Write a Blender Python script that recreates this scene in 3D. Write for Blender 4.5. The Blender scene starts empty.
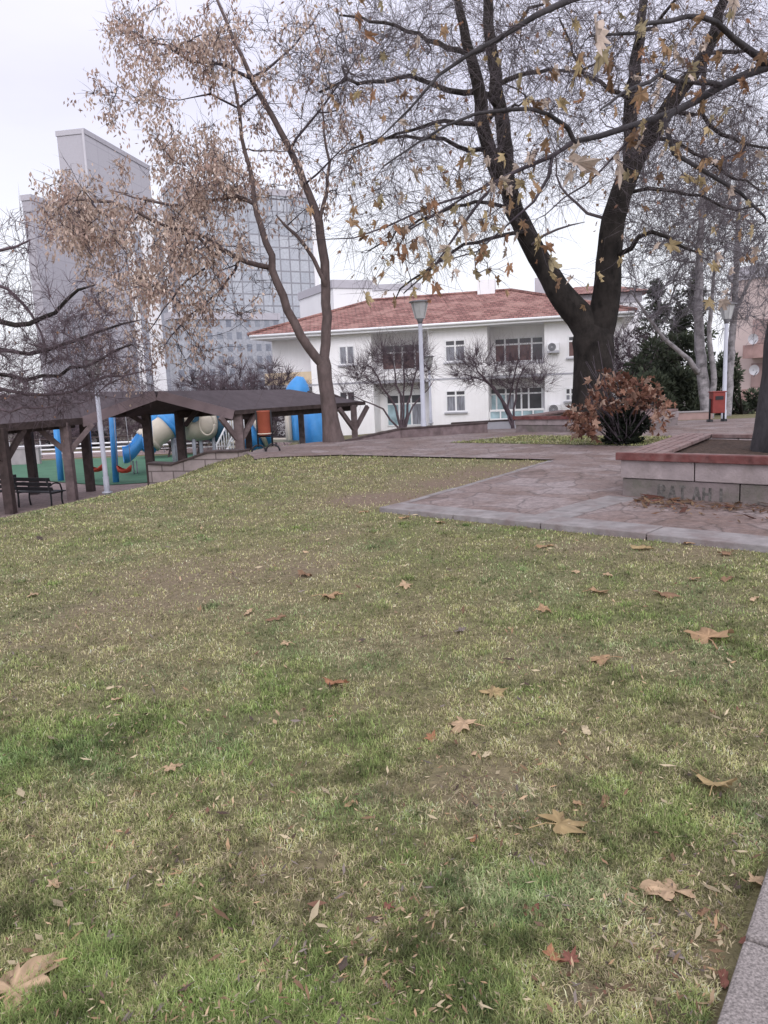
import bpy, math, random
import numpy as np
from mathutils import Vector, Matrix

rng = np.random.default_rng(11)
random.seed(11)
SC = bpy.context.scene
COL = SC.collection
W, HGT, F = 768, 1024, 765.0
EYE = 1.55
PITCH, ROLL = math.radians(9.5), math.radians(-2.5)

# ------------------------------------------------------------------ camera
_f = np.array([0, math.cos(PITCH), -math.sin(PITCH)])
_u0 = np.array([0, math.sin(PITCH), math.cos(PITCH)])
_r0 = np.array([1.0, 0, 0])
_r = math.cos(ROLL) * _r0 + math.sin(ROLL) * _u0
_u = -math.sin(ROLL) * _r0 + math.cos(ROLL) * _u0
EYEP = np.array([0, 0, EYE])
cam = bpy.data.objects.new('camera', bpy.data.cameras.new('camera'))
COL.objects.link(cam)
cam.data.sensor_fit = 'VERTICAL'
cam.data.sensor_height = 36.0
cam.data.lens = F / HGT * 36.0
cam.data.clip_start = 0.05
cam.data.clip_end = 5000
M = Matrix.Identity(4)
for i in range(3):
    M[i][0], M[i][1], M[i][2] = _r[i], _u[i], -_f[i]
M[2][3] = EYE
cam.matrix_world = M
SC.camera = cam


def ray(px, py):
    return _r * (px - W / 2) / F + _u * (HGT / 2 - py) / F + _f


def at(px, py, Y):
    """the place at distance Y in front of where the photographer stands that is seen at a pixel"""
    d = ray(px, py)
    return EYEP + d * (Y / d[1])


def ground(px, py, z=0.0):
    d = ray(px, py)
    return EYEP + d * ((z - EYE) / d[2])


def proj(p):
    q = np.asarray(p, float) - EYEP
    w = q @ _f
    return W / 2 + F * (q @ _r) / w, HGT / 2 - F * (q @ _u) / w


# ------------------------------------------------------------------ terrain
CREST = np.array([(-7.0, -30), (-6.2, 0), (-5.6, 6), (-5.1, 10.4), (-4.1, 13), (-3.45, 15.0), (-2.85, 16.9), (-2.95, 18.4), (-3.3, 19.4), (-3.2, 20.3), (-2.6, 21.0), (-1.6, 22.3), (-0.4, 23.3), (1.2, 25.5), (2.0, 29), (2.5, 36), (3, 60)], float)


def smooth(t):
    t = np.clip(t, 0, 1)
    return t * t * (3 - 2 * t)


def crest_dist(x, y):
    """signed distance: positive on the falling (playground) side"""
    x = np.asarray(x, float); y = np.asarray(y, float)
    best = np.full(x.shape, 1e9)
    xc = np.interp(y, CREST[:, 1], CREST[:, 0])
    for a, b in zip(CREST[:-1], CREST[1:]):
        d = b - a
        t = np.clip(((x - a[0]) * d[0] + (y - a[1]) * d[1]) / (d @ d), 0, 1)
        best = np.minimum(best, np.hypot(x - a[0] - t * d[0], y - a[1] - t * d[1]))
    return np.where(x < xc, best, -best)


def H(x, y):
    x = np.asarray(x, float); y = np.asarray(y, float)
    s = crest_dist(x, y)
    base = -0.04 * np.clip(y - 21.5, 0, 25)
    drop = smooth((s + 0.5) / 5.6)
    z = base * (1 - drop) + (-1.5) * drop
    far = smooth((y - 42) / 14)
    return z * (1 - far) + (-1.5) * far


def gpix(px, py):
    """the point of the terrain seen at a pixel"""
    d = ray(px, py)
    t = 0.5
    for _ in range(4000):
        p = EYEP + d * t
        if p[2] <= H(p[0], p[1]):
            return p
        t += 0.02 if t < 40 else 0.1
    return p


# ------------------------------------------------------------------ value noise (numpy)
_perm = np.random.default_rng(3).random((256, 256))


def vnoise(x, y, s=1.0, o=0):
    x = np.asarray(x) * s + 37.1 * o + 500; y = np.asarray(y) * s + 91.7 * o + 500
    xi = np.floor(x).astype(int); yi = np.floor(y).astype(int)
    fx = smooth(x - xi); fy = smooth(y - yi)
    g = lambda a, b: _perm[a % 256, b % 256]
    return (g(xi, yi) * (1 - fx) + g(xi + 1, yi) * fx) * (1 - fy) + (g(xi, yi + 1) * (1 - fx) + g(xi + 1, yi + 1) * fx) * fy


def fbm(x, y, s, o=0):
    return 0.5 * vnoise(x, y, s, o) + 0.3 * vnoise(x, y, s * 2.1, o + 1) + 0.2 * vnoise(x, y, s * 4.3, o + 2)


# ------------------------------------------------------------------ materials
def nt_new(name):
    m = bpy.data.materials.new(name)
    m.use_nodes = True
    nt = m.node_tree
    b = nt.nodes['Principled BSDF']
    return m, nt, b


def rgba(c):
    return (c[0], c[1], c[2], 1.0)


def mat(name, col, var=0.18, scale=6.0, rough=0.8, bump=0.0, bscale=40.0, stain=None, stain_amt=0.35, stain_scale=1.3, metal=0.0, spec=0.3, attr=False, stretch=None):
    m, nt, b = nt_new(name)
    N, L = nt.nodes, nt.links
    tc = N.new('ShaderNodeTexCoord')
    mp = N.new('ShaderNodeMapping')
    if stretch:
        mp.inputs['Scale'].default_value = stretch
    L.new(tc.outputs['Object'], mp.inputs['Vector'])
    n1 = N.new('ShaderNodeTexNoise'); n1.inputs['Scale'].default_value = scale; n1.inputs['Detail'].default_value = 6
    L.new(mp.outputs[0], n1.inputs['Vector'])
    mx = N.new('ShaderNodeMix'); mx.data_type = 'RGBA'
    mx.inputs[6].default_value = rgba([c * (1 - var) for c in col]); mx.inputs[7].default_value = rgba([min(1, c * (1 + var)) for c in col])
    rp = N.new('ShaderNodeMapRange'); rp.inputs[1].default_value = 0.3; rp.inputs[2].default_value = 0.7
    L.new(n1.outputs['Fac'], rp.inputs[0]); L.new(rp.outputs[0], mx.inputs[0])
    out = mx.outputs[2]
    if attr:
        at_ = N.new('ShaderNodeVertexColor'); at_.layer_name = 'Col'
        mm = N.new('ShaderNodeMix'); mm.data_type = 'RGBA'; mm.blend_type = 'MULTIPLY'; mm.inputs[0].default_value = 1
        L.new(out, mm.inputs[6]); L.new(at_.outputs['Color'], mm.inputs[7]); out = mm.outputs[2]
    if stain:
        n2 = N.new('ShaderNodeTexNoise'); n2.inputs['Scale'].default_value = stain_scale; n2.inputs['Detail'].default_value = 8; n2.inputs['Roughness'].default_value = 0.65
        L.new(tc.outputs['Object'], n2.inputs['Vector'])
        r2 = N.new('ShaderNodeMapRange'); r2.inputs[1].default_value = 0.45; r2.inputs[2].default_value = 0.7; r2.inputs[4].default_value = stain_amt
        L.new(n2.outputs['Fac'], r2.inputs[0])
        ms = N.new('ShaderNodeMix'); ms.data_type = 'RGBA'
        L.new(r2.outputs[0], ms.inputs[0]); L.new(out, ms.inputs[6]); ms.inputs[7].default_value = rgba(stain); out = ms.outputs[2]
    L.new(out, b.inputs['Base Color'])
    b.inputs['Roughness'].default_value = rough
    b.inputs['Metallic'].default_value = metal
    b.inputs['Specular IOR Level'].default_value = spec
    if bump:
        nb = N.new('ShaderNodeTexNoise'); nb.inputs['Scale'].default_value = bscale; nb.inputs['Detail'].default_value = 8
        L.new(mp.outputs[0], nb.inputs['Vector'])
        bp = N.new('ShaderNodeBump'); bp.inputs['Strength'].default_value = bump; bp.inputs['Distance'].default_value = 0.02
        L.new(nb.outputs['Fac'], bp.inputs['Height']); L.new(bp.outputs[0], b.inputs['Normal'])
    return m


def leaf_mat(name, tint=(1, 1, 1), trans=0.25, rough=0.7):
    """thin leaf: colour from the mesh's own colour layer, a little light passes through"""
    m, nt, b = nt_new(name)
    N, L = nt.nodes, nt.links
    a = N.new('ShaderNodeVertexColor'); a.layer_name = 'Col'
    tc = N.new('ShaderNodeTexCoord'); n1 = N.new('ShaderNodeTexNoise'); n1.inputs['Scale'].default_value = 35; n1.inputs['Detail'].default_value = 4
    L.new(tc.outputs['Object'], n1.inputs['Vector'])
    rp = N.new('ShaderNodeMapRange'); rp.inputs[3].default_value = 0.75; rp.inputs[4].default_value = 1.2
    L.new(n1.outputs['Fac'], rp.inputs[0])
    mm = N.new('ShaderNodeMix'); mm.data_type = 'RGBA'; mm.blend_type = 'MULTIPLY'; mm.inputs[0].default_value = 1
    L.new(a.outputs['Color'], mm.inputs[6]); L.new(rp.outputs[0], mm.inputs[7])
    L.new(mm.outputs[2], b.inputs['Base Color'])
    b.inputs['Roughness'].default_value = rough
    b.inputs['Specular IOR Level'].default_value = 0.25
    tr = N.new('ShaderNodeBsdfTranslucent'); L.new(mm.outputs[2], tr.inputs['Color'])
    ms = N.new('ShaderNodeMixShader'); ms.inputs[0].default_value = trans
    o = N['Material Output']
    L.new(b.outputs[0], ms.inputs[1]); L.new(tr.outputs[0], ms.inputs[2]); L.new(ms.outputs[0], o.inputs['Surface'])
    return m


def brick_mat(name, c1, c2, mortar, bw, bh, msize=0.02, axes=('X', 'Z'), rough=0.85, var=0.3, stain=None, bump=0.4, offset=0.5, spec=0.3, metal=0.0):
    """courses laid out on two object axes (metres)"""
    m, nt, b = nt_new(name)
    N, L = nt.nodes, nt.links
    tc = N.new('ShaderNodeTexCoord'); sp = N.new('ShaderNodeSeparateXYZ'); cb = N.new('ShaderNodeCombineXYZ')
    L.new(tc.outputs['Object'], sp.inputs[0])
    L.new(sp.outputs[axes[0]], cb.inputs[0]); L.new(sp.outputs[axes[1]], cb.inputs[1])
    br = N.new('ShaderNodeTexBrick'); L.new(cb.outputs[0], br.inputs['Vector'])
    br.inputs['Scale'].default_value = 1.0
    br.inputs['Brick Width'].default_value = bw; br.inputs['Row Height'].default_value = bh
    br.inputs['Mortar Size'].default_value = msize; br.inputs['Mortar Smooth'].default_value = 0.2
    br.offset = offset
    br.inputs['Color1'].default_value = rgba(c1); br.inputs['Color2'].default_value = rgba(c2); br.inputs['Mortar'].default_value = rgba(mortar)
    n1 = N.new('ShaderNodeTexNoise'); n1.inputs['Scale'].default_value = 3.1; n1.inputs['Detail'].default_value = 8; n1.inputs['Roughness'].default_value = .7
    L.new(tc.outputs['Object'], n1.inputs['Vector'])
    rp = N.new('ShaderNodeMapRange'); rp.inputs[1].default_value = .25; rp.inputs[2].default_value = .75; rp.inputs[3].default_value = 1 - var; rp.inputs[4].default_value = 1 + var
    L.new(n1.outputs['Fac'], rp.inputs[0])
    mm = N.new('ShaderNodeMix'); mm.data_type = 'RGBA'; mm.blend_type = 'MULTIPLY'; mm.inputs[0].default_value = 1
    L.new(br.outputs['Color'], mm.inputs[6]); L.new(rp.outputs[0], mm.inputs[7])
    out = mm.outputs[2]
    if stain:
        n2 = N.new('ShaderNodeTexNoise'); n2.inputs['Scale'].default_value = 0.8; n2.inputs['Detail'].default_value = 9; n2.inputs['Roughness'].default_value = .7
        L.new(tc.outputs['Object'], n2.inputs['Vector'])
        r2 = N.new('ShaderNodeMapRange'); r2.inputs[1].default_value = .47; r2.inputs[2].default_value = .62; r2.inputs[4].default_value = .75
        L.new(n2.outputs['Fac'], r2.inputs[0])
        ms = N.new('ShaderNodeMix'); ms.data_type = 'RGBA'
        L.new(r2.outputs[0], ms.inputs[0]); L.new(out, ms.inputs[6]); ms.inputs[7].default_value = rgba(stain); out = ms.outputs[2]
    L.new(out, b.inputs['Base Color'])
    b.inputs['Roughness'].default_value = rough; b.inputs['Specular IOR Level'].default_value = spec; b.inputs['Metallic'].default_value = metal
    if bump:
        bp = N.new('ShaderNodeBump'); bp.inputs['Strength'].default_value = bump; bp.inputs['Distance'].default_value = 0.02
        sb = N.new('ShaderNodeMath'); sb.operation = 'SUBTRACT'; L.new(n1.outputs['Fac'], sb.inputs[0]); L.new(br.outputs['Fac'], sb.inputs[1])
        L.new(sb.outputs[0], bp.inputs['Height']); L.new(bp.outputs[0], b.inputs['Normal'])
    return m


def glass_mat(name, col, rough=0.12):
    m, nt, b = nt_new(name)
    N, L = nt.nodes, nt.links
    tc = N.new('ShaderNodeTexCoord'); n = N.new('ShaderNodeTexNoise'); n.inputs['Scale'].default_value = 1.7
    L.new(tc.outputs['Object'], n.inputs['Vector'])
    mx = N.new('ShaderNodeMix'); mx.data_type = 'RGBA'
    mx.inputs[6].default_value = rgba([c * .6 for c in col]); mx.inputs[7].default_value = rgba([c * 1.5 for c in col])
    L.new(n.outputs['Fac'], mx.inputs[0]); L.new(mx.outputs[2], b.inputs['Base Color'])
    b.inputs['Roughness'].default_value = rough; b.inputs['Specular IOR Level'].default_value = 0.6
    return m


def stone_mat(name):
    """trodden flagstones: irregular cells, reddish and grey, worn and stained"""
    m, nt, b = nt_new(name)
    N, L = nt.nodes, nt.links
    tc = N.new('ShaderNodeTexCoord')
    nz = N.new('ShaderNodeTexNoise'); nz.inputs['Scale'].default_value = 2.0; nz.inputs['Detail'].default_value = 3
    L.new(tc.outputs['Object'], nz.inputs['Vector'])
    ad = N.new('ShaderNodeVectorMath'); ad.operation = 'MULTIPLY_ADD'; ad.inputs[1].default_value = (.35, .35, 0)
    L.new(nz.outputs['Color'], ad.inputs[0]); L.new(tc.outputs['Object'], ad.inputs[2])
    fl = N.new('ShaderNodeVectorMath'); fl.operation = 'MULTIPLY'; fl.inputs[1].default_value = (1, 1, 0)
    L.new(ad.outputs[0], fl.inputs[0])
    v = N.new('ShaderNodeTexVoronoi'); v.inputs['Scale'].default_value = 1.7; L.new(fl.outputs[0], v.inputs['Vector'])
    ve = N.new('ShaderNodeTexVoronoi'); ve.feature = 'DISTANCE_TO_EDGE'; ve.inputs['Scale'].default_value = 1.7; L.new(fl.outputs[0], ve.inputs['Vector'])
    sp = N.new('ShaderNodeSeparateColor'); L.new(v.outputs['Color'], sp.inputs[0])
    cr = N.new('ShaderNodeValToRGB'); L.new(sp.outputs[0], cr.inputs[0])
    e = cr.color_ramp.elements
    e[0].position = 0; e[0].color = (.19, .142, .138, 1); e[1].position = 1; e[1].color = (.25, .20, .20, 1)
    x = e.new(.35); x.color = (.21, .158, .152, 1); x = e.new(.7); x.color = (.26, .215, .218, 1)
    n2 = N.new('ShaderNodeTexNoise'); n2.inputs['Scale'].default_value = 0.7; n2.inputs['Detail'].default_value = 10; n2.inputs['Roughness'].default_value = .72
    L.new(tc.outputs['Object'], n2.inputs['Vector'])
    r2 = N.new('ShaderNodeMapRange'); r2.inputs[1].default_value = .44; r2.inputs[2].default_value = .60; r2.inputs[4].default_value = .85
    L.new(n2.outputs['Fac'], r2.inputs[0])
    ms = N.new('ShaderNodeMix'); ms.data_type = 'RGBA'; ms.inputs[7].default_value = (.15, .098, .085, 1)
    L.new(r2.outputs[0], ms.inputs[0]); L.new(cr.outputs[0], ms.inputs[6])
    n3 = N.new('ShaderNodeTexNoise'); n3.inputs['Scale'].default_value = 14; n3.inputs['Detail'].default_value = 8; n3.inputs['Roughness'].default_value = .75
    L.new(tc.outputs['Object'], n3.inputs['Vector'])
    r3 = N.new('ShaderNodeMapRange'); r3.inputs[1].default_value = .3; r3.inputs[2].default_value = .7; r3.inputs[3].default_value = .5; r3.inputs[4].default_value = 1.42
    L.new(n3.outputs['Fac'], r3.inputs[0])
    mm = N.new('ShaderNodeMix'); mm.data_type = 'RGBA'; mm.blend_type = 'MULTIPLY'; mm.inputs[0].default_value = 1
    L.new(ms.outputs[2], mm.inputs[6]); L.new(r3.outputs[0], mm.inputs[7])
    r4 = N.new('ShaderNodeMapRange'); r4.inputs[1].default_value = .0; r4.inputs[2].default_value = .035; r4.inputs[3].default_value = .55; r4.inputs[4].default_value = 1
    L.new(ve.outputs['Distance'], r4.inputs[0])
    m5 = N.new('ShaderNodeMix'); m5.data_type = 'RGBA'; m5.blend_type = 'MULTIPLY'; m5.inputs[0].default_value = 1
    L.new(mm.outputs[2], m5.inputs[6]); L.new(r4.outputs[0], m5.inputs[7])
    L.new(m5.outputs[2], b.inputs['Base Color'])
    b.inputs['Roughness'].default_value = .78
    bp = N.new('ShaderNodeBump'); bp.inputs['Strength'].default_value = .5; bp.inputs['Distance'].default_value = .03
    mu = N.new('ShaderNodeMath'); mu.operation = 'MULTIPLY'; L.new(n3.outputs['Fac'], mu.inputs[0]); L.new(r4.outputs[0], mu.inputs[1])
    L.new(mu.outputs[0], bp.inputs['Height']); L.new(bp.outputs[0], b.inputs['Normal'])
    return m


def wood_mat(name, col, dark, rough=.7):
    return mat(name, col, var=.35, scale=14, rough=rough, bump=.25, bscale=30, stain=dark, stain_amt=.7, stain_scale=3.0, stretch=(1, 1, 1))


MT = dict(
    stone=stone_mat('flagstone'),
    slab=mat('grey kerb slab', (.235, .215, .22), .22, 7, .8, .3, 60, stain=(.15, .105, .10), stain_amt=.75, stain_scale=2.6),
    kerb=mat('speckled granite', (.225, .20, .195), .5, 160, .85, .4, 120),
    planter=mat('planter stone', (.285, .24, .245), .22, 5, .85, .4, 40, stain=(.12, .10, .085), stain_amt=.65, stain_scale=1.6),
    planter2=mat('planter stone damp', (.19, .155, .158), .25, 5, .85, .4, 40, stain=(.08, .085, .06), stain_amt=.75, stain_scale=2.4),
    redpaint=mat('worn red paint', (.12, .04, .038), .35, 9, .6, .3, 40, stain=(.20, .115, .11), stain_amt=.55, stain_scale=7),
    slat=mat('weathered slats', (.22, .155, .15), .3, 9, .75, .3, 30, stain=(.13, .06, .055), stain_amt=.7, stain_scale=4),
    soil=mat('planter soil', (.055, .034, .026), .6, 18, .95, .8, 40),
    white=mat('white render', (.875, .865, .885), .03, 3, .85, .1, 60, stain=(.74, .72, .73), stain_amt=.4, stain_scale=.8, stretch=(2, 2, .12)),
    whitetrim=mat('white trim', (.80, .80, .83), .04, 3, .5),
    greytrim=mat('grey trim', (.42, .42, .46), .06, 3, .6),
    parapet=mat('tan parapet', (.62, .5, .36), .08, 3, .8),
    frame=mat('window frame', (.82, .82, .84), .03, 3, .4),
    pane=glass_mat('window pane', (.075, .075, .085)),
    panecurt=mat('curtained pane', (.23, .235, .27), .5, 2.2, .25, stretch=(6, 1, 0.6), spec=.6),
    panered=glass_mat('red brown pane', (.13, .065, .06)),
    paneteal=mat('teal pane', (.33, .45, .50), .4, 1.6, .2, spec=.6),
    tile=brick_mat('roof tiles', (.30, .145, .13), (.20, .092, .085), (.10, .055, .05), .26, .13, .022, ('X', 'Z'), .9, .5, stain=(.36, .215, .19), bump=.9),
    paleconc=mat('pale trim concrete', (.52, .505, .55), .05, .3, .9),
    concrete=brick_mat('hazed concrete', (.50, .485, .53), (.475, .46, .505), (.42, .405, .45), 4.2, 3.3, .10, ('X', 'Z'), .9, .08, bump=0, offset=0),  # haze of distance is put into this lightened colour
    concrete2=brick_mat('grey concrete', (.45, .435, .48), (.43, .415, .46), (.38, .365, .405), 3.6, 3.3, .10, ('X', 'Z'), .9, .08, bump=0, offset=0),  # lightened for haze on the far towers
    whiteconc=mat('white cladding', (.78, .77, .80), .04, .3, .8),
    darkglass=glass_mat('dark strip glazing', (.25, .255, .30), .3),
    curtain=brick_mat('curtain wall', (.42, .435, .48), (.33, .35, .40), (.22, .22, .25), 1.55, 1.7, .13, ('X', 'Z'), .18, .25, bump=0, offset=0, spec=.6),
    reflected_office=brick_mat('office block', (.17, .185, .23), (.27, .285, .325), (.34, .35, .39), 1.35, 1.55, .34, ('X', 'Z'), .5, .35, bump=0, offset=0),  # colours of the building mirrored low in the glass tower
    pink=mat('pink render', (.56, .46, .44), .08, .6, .9, 0, stain=(.46, .37, .35), stain_amt=.5, stain_scale=.3),
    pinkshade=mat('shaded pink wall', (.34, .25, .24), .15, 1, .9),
    rust=mat('red brown balcony', (.36, .235, .22), .2, 2, .8),  # colour lightened to carry the haze of distance
    lamp_pole=mat('pale lamp paint', (.44, .45, .52), .08, 3, .45),
    lamp_glass=mat('lamp shade', (.43, .44, .45), .12, 6, .25, spec=.6),
    lamp_dark=mat('lamp metal', (.17, .17, .185), .2, 5, .5),
    black=mat('black iron', (.018, .018, .022), .3, 20, .5),
    orange=mat('orange bin paint', (.27, .07, .042), .15, 6, .5, stain=(.25, .07, .04), stain_amt=.5, stain_scale=6),
    redbin=mat('red bin paint', (.20, .035, .03), .15, 6, .5),
    timber=mat('dark timber with shade', (.066, .047, .047), .35, 6, .75, .3, 30, stain=(.035, .026, .026), stain_amt=.6, stain_scale=2),  # doubles as the shaded copy for the shelter's inner posts
    timberlight=mat('weathered lit timber', (.185, .14, .145), .3, 6, .75, .3, 30, stain=(.085, .06, .06), stain_amt=.6, stain_scale=2),  # lit copy for the front shelter posts, light put into the colour
    shingle=brick_mat('felt roofing', (.092, .074, .085), (.080, .064, .074), (.08, .06, .066), 1.0, 8, .01, ('X', 'Y'), .9, .25),
    fascia=mat('fascia board', (.205, .155, .168), .18, 4, .75, .2, 30, stain=(.11, .08, .08), stain_amt=.5, stain_scale=2),
    blue=mat('blue plastic', (.06, .28, .64), .1, 3, .35, stain=(.04, .24, .6), stain_amt=.3, stain_scale=2),
    darkblue=mat('blue steel', (.025, .12, .36), .12, 3, .4),
    teal=mat('dark teal plastic', (.03, .085, .14), .12, 3, .45),
    cream=mat('cream plastic', (.56, .50, .42), .06, 3, .4),
    redseat=mat('red rubber', (.42, .06, .035), .12, 3, .5),
    green=mat('green rubber', (.06, .145, .092), .16, 1.2, .9, .2, 80, stain=(.05, .12, .08), stain_amt=.5, stain_scale=.6),
    pinkpave=brick_mat('pink pavers', (.28, .21, .205), (.24, .18, .175), (.16, .12, .12), .4, .2, .012, ('X', 'Y'), .85, .2),
    bark=mat('plane bark', (.017, .014, .013), .55, 7, .95, 1.0, 22, stain=(.044, .037, .034), stain_amt=.6, stain_scale=2.2, stretch=(1, 1, .45)),
    bark_bough=mat('greyer plane bark', (.040, .036, .040), .5, 7, .95, 1.0, 22, stain=(.085, .08, .088), stain_amt=.6, stain_scale=2.2, stretch=(1, 1, .45)),
    bark_pale=mat('ash bark', (.115, .085, .083), .3, 9, .9, .7, 26, stain=(.08, .065, .063), stain_amt=.6, stain_scale=2.5, stretch=(1, 1, .4)),
    bark_white=mat('birch bark', (.30, .28, .30), .25, 5, .85, .4, 20, stain=(.06, .055, .06), stain_amt=.9, stain_scale=3.4, stretch=(1, 1, 1)),
    twig=mat('twig bark', (.062, .050, .060), .3, 8, .9),
    twig_far=mat('greyish twig bark', (.105, .088, .097), .3, 8, .9),
    twig_purple=mat('purple twig bark', (.115, .085, .10), .3, 8, .9),
    twig_pale=mat('pale twig bark', (.17, .155, .175), .3, 8, .9),
    leaf=leaf_mat('dry leaf'),
    grassleaf=leaf_mat('grass blade', trans=.15, rough=.6),
    evergreen=leaf_mat('evergreen spray', trans=.08, rough=.8),
    rail=mat('galvanised rail', (.36, .36, .39), .1, 5, .5),
    wallgrey=mat('grey low wall', (.30, .275, .285), .14, 3, .85),
    carwhite=mat('white car paint', (.75, .75, .77), .03, 3, .25, spec=.6),
    cardark=mat('dark car paint', (.03, .032, .04), .05, 3, .2, spec=.6),
    tyre=mat('tyre', (.02, .02, .02), .1, 5, .8),
    rim=mat('rim', (.35, .35, .37), .1, 5, .4, metal=.5),
    asphalt=mat('asphalt', (.06, .058, .06), .25, 30, .9, .3, 60),
    graffiti=mat('sprayed black paint', (.10, .092, .088), .6, 26, .9),
)


# ------------------------------------------------------------------ mesh helpers
class MB:
    def __init__(s):
        s.v, s.f = [], []

    def add(s, vs, fs):
        o = len(s.v)
        s.v += [tuple(map(float, p)) for p in vs]
        s.f += [tuple(i + o for i in f) for f in fs]
        return s

    def box(s, c, size, ax=None):
        """box by centre, size and three axes"""
        c = np.asarray(c, float)
        ax = np.eye(3) if ax is None else np.asarray(ax, float)
        h = np.asarray(size, float) / 2
        vs = [c + ax[0] * h[0] * i + ax[1] * h[1] * j + ax[2] * h[2] * k for i in (-1, 1) for j in (-1, 1) for k in (-1, 1)]
        return s.add(vs, [(0, 1, 3, 2), (4, 6, 7, 5), (0, 4, 5, 1), (2, 3, 7, 6), (0, 2, 6, 4), (1, 5, 7, 3)])

    def span(s, x0, x1, y0, y1, z0, z1):
        return s.box(((x0 + x1) / 2, (y0 + y1) / 2, (z0 + z1) / 2), (abs(x1 - x0), abs(y1 - y0), abs(z1 - z0)))

    def beam(s, a, b, w, h, up=(0, 0, 1)):
        a = np.asarray(a, float); b = np.asarray(b, float)
        d = b - a; l = np.linalg.norm(d); d = d / l
        up = np.asarray(up, float)
        if abs(d @ up) > .98:
            up = np.array([1.0, 0, 0])
        x = np.cross(d, up); x /= np.linalg.norm(x); z = np.cross(x, d)
        return s.box((a + b) / 2, (l, w, h), [d, x, z])

    def tube(s, pts, rad, k=10, cap=True, closed=False):
        pts = np.asarray(pts, float); n = len(pts)
        rad = np.broadcast_to(np.asarray(rad, float), (n,))
        v, q = tube_arrays(pts, rad, k)
        o = len(s.v)
        s.v += [tuple(p) for p in v]
        s.f += [tuple(int(i) + o for i in f) for f in q]
        if cap:
            s.f.append(tuple(range(o + k - 1, o - 1, -1)))
            s.f.append(tuple(range(o + (n - 1) * k, o + n * k)))
        return s

    def prism(s, poly, z0, z1):
        """vertical prism over a plan polygon; z0, z1 numbers or lists"""
        n = len(poly)
        z0 = [z0] * n if np.isscalar(z0) else z0
        z1 = [z1] * n if np.isscalar(z1) else z1
        vs = [(p[0], p[1], a) for p, a in zip(poly, z0)] + [(p[0], p[1], a) for p, a in zip(poly, z1)]
        fs = [tuple(range(n - 1, -1, -1)), tuple(range(n, 2 * n))] + [(i, (i + 1) % n, n + (i + 1) % n, n + i) for i in range(n)]
        return s.add(vs, fs)


def frames(pts):
    t = np.gradient(pts, axis=0)
    t /= np.linalg.norm(t, axis=1)[:, None] + 1e-12
    ref = np.array([0, 0, 1.0]) if abs(t[0][2]) < .9 else np.array([1.0, 0, 0])
    x = np.empty_like(t)
    a = np.cross(t[0], ref); a /= np.linalg.norm(a) + 1e-12
    x[0] = a
    for i in range(1, len(t)):
        a = a - t[i] * (a @ t[i]); a /= np.linalg.norm(a) + 1e-12
        x[i] = a
    return x, np.cross(t, x)


def tube_arrays(pts, rad, k):
    n = len(pts)
    x, y = frames(pts)
    a = np.arange(k) * 2 * math.pi / k
    v = pts[:, None, :] + rad[:, None, None] * (np.cos(a)[None, :, None] * x[:, None, :] + np.sin(a)[None, :, None] * y[:, None, :])
    i = np.arange(n - 1)[:, None] * k; j = np.arange(k)[None, :]; j2 = (j + 1) % k
    q = np.stack([i + j, i + j2, i + k + j2, i + k + j], -1).reshape(-1, 4)
    return v.reshape(-1, 3), q


def finish(name, me, m, parent, smooth_, bevel=0):
    o = bpy.data.objects.new(name, me)
    COL.objects.link(o)
    if m is not None:
        me.materials.append(MT[m] if isinstance(m, str) else m)
    if parent is not None:
        o.parent = parent
    if smooth_:
        me.shade_smooth()
    if bevel:
        b = o.modifiers.new('bevel', 'BEVEL'); b.width = bevel; b.segments = 2; b.limit_method = 'ANGLE'
    return o


def wloc(p):
    v = Vector((0, 0, 0))
    while p is not None:
        v += p.location
        p = p.parent
    return v


def obj(name, mb, m, parent=None, smooth_=False, bevel=0, local=False, origin=None):
    """link one mesh; vertices are in world places unless local"""
    me = bpy.data.meshes.new(name)
    off = Vector((0, 0, 0))
    if parent is not None and not local:
        off = wloc(parent)
    if origin is not None:
        off = Vector(origin)
    me.from_pydata([tuple(Vector(p) - off) for p in mb.v], [], mb.f)
    me.validate(); me.update()
    o = finish(name, me, m, parent, smooth_, bevel)
    if origin is not None:
        o.location = off if parent is None else (0, 0, 0)
    return o


def mesh_np(name, V, quads=None, tris=None, col=None):
    """fast mesh from arrays; col = per-vertex rgb"""
    me = bpy.data.meshes.new(name)
    V = np.asarray(V, np.float32)
    me.vertices.add(len(V)); me.vertices.foreach_set('co', V.ravel())
    nq = 0 if quads is None else len(quads); ntr = 0 if tris is None else len(tris)
    parts = []
    if nq: parts.append(np.asarray(quads, np.int32).ravel())
    if ntr: parts.append(np.asarray(tris, np.int32).ravel())
    li = np.concatenate(parts)
    me.loops.add(len(li)); me.loops.foreach_set('vertex_index', li)
    me.polygons.add(nq + ntr)
    st = np.concatenate([np.arange(nq) * 4, nq * 4 + np.arange(ntr) * 3]).astype(np.int32)
    me.polygons.foreach_set('loop_start', st)
    me.update(calc_edges=True)
    if col is not None:
        a = me.color_attributes.new('Col', 'FLOAT_COLOR', 'POINT')
        c = np.ones((len(V), 4), np.float32); c[:, :3] = col
        a.data.foreach_set('color', c.ravel())
    return me


def obj_np(name, V, quads, tris, m, parent=None, col=None, smooth_=False):
    off = np.array(wloc(parent)) if parent is not None else np.zeros(3)
    return finish(name, mesh_np(name, np.asarray(V) - off, quads, tris, col), m, parent, smooth_)


def thing(name, label, cat, loc=(0, 0, 0), group=None, rotz=0.0):
    o = bpy.data.objects.new(name, None)
    COL.objects.link(o)
    o.location = tuple(map(float, loc)); o.rotation_euler = (0, 0, rotz)
    o.empty_display_size = .2
    return tag(o, label, cat, group)


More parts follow.
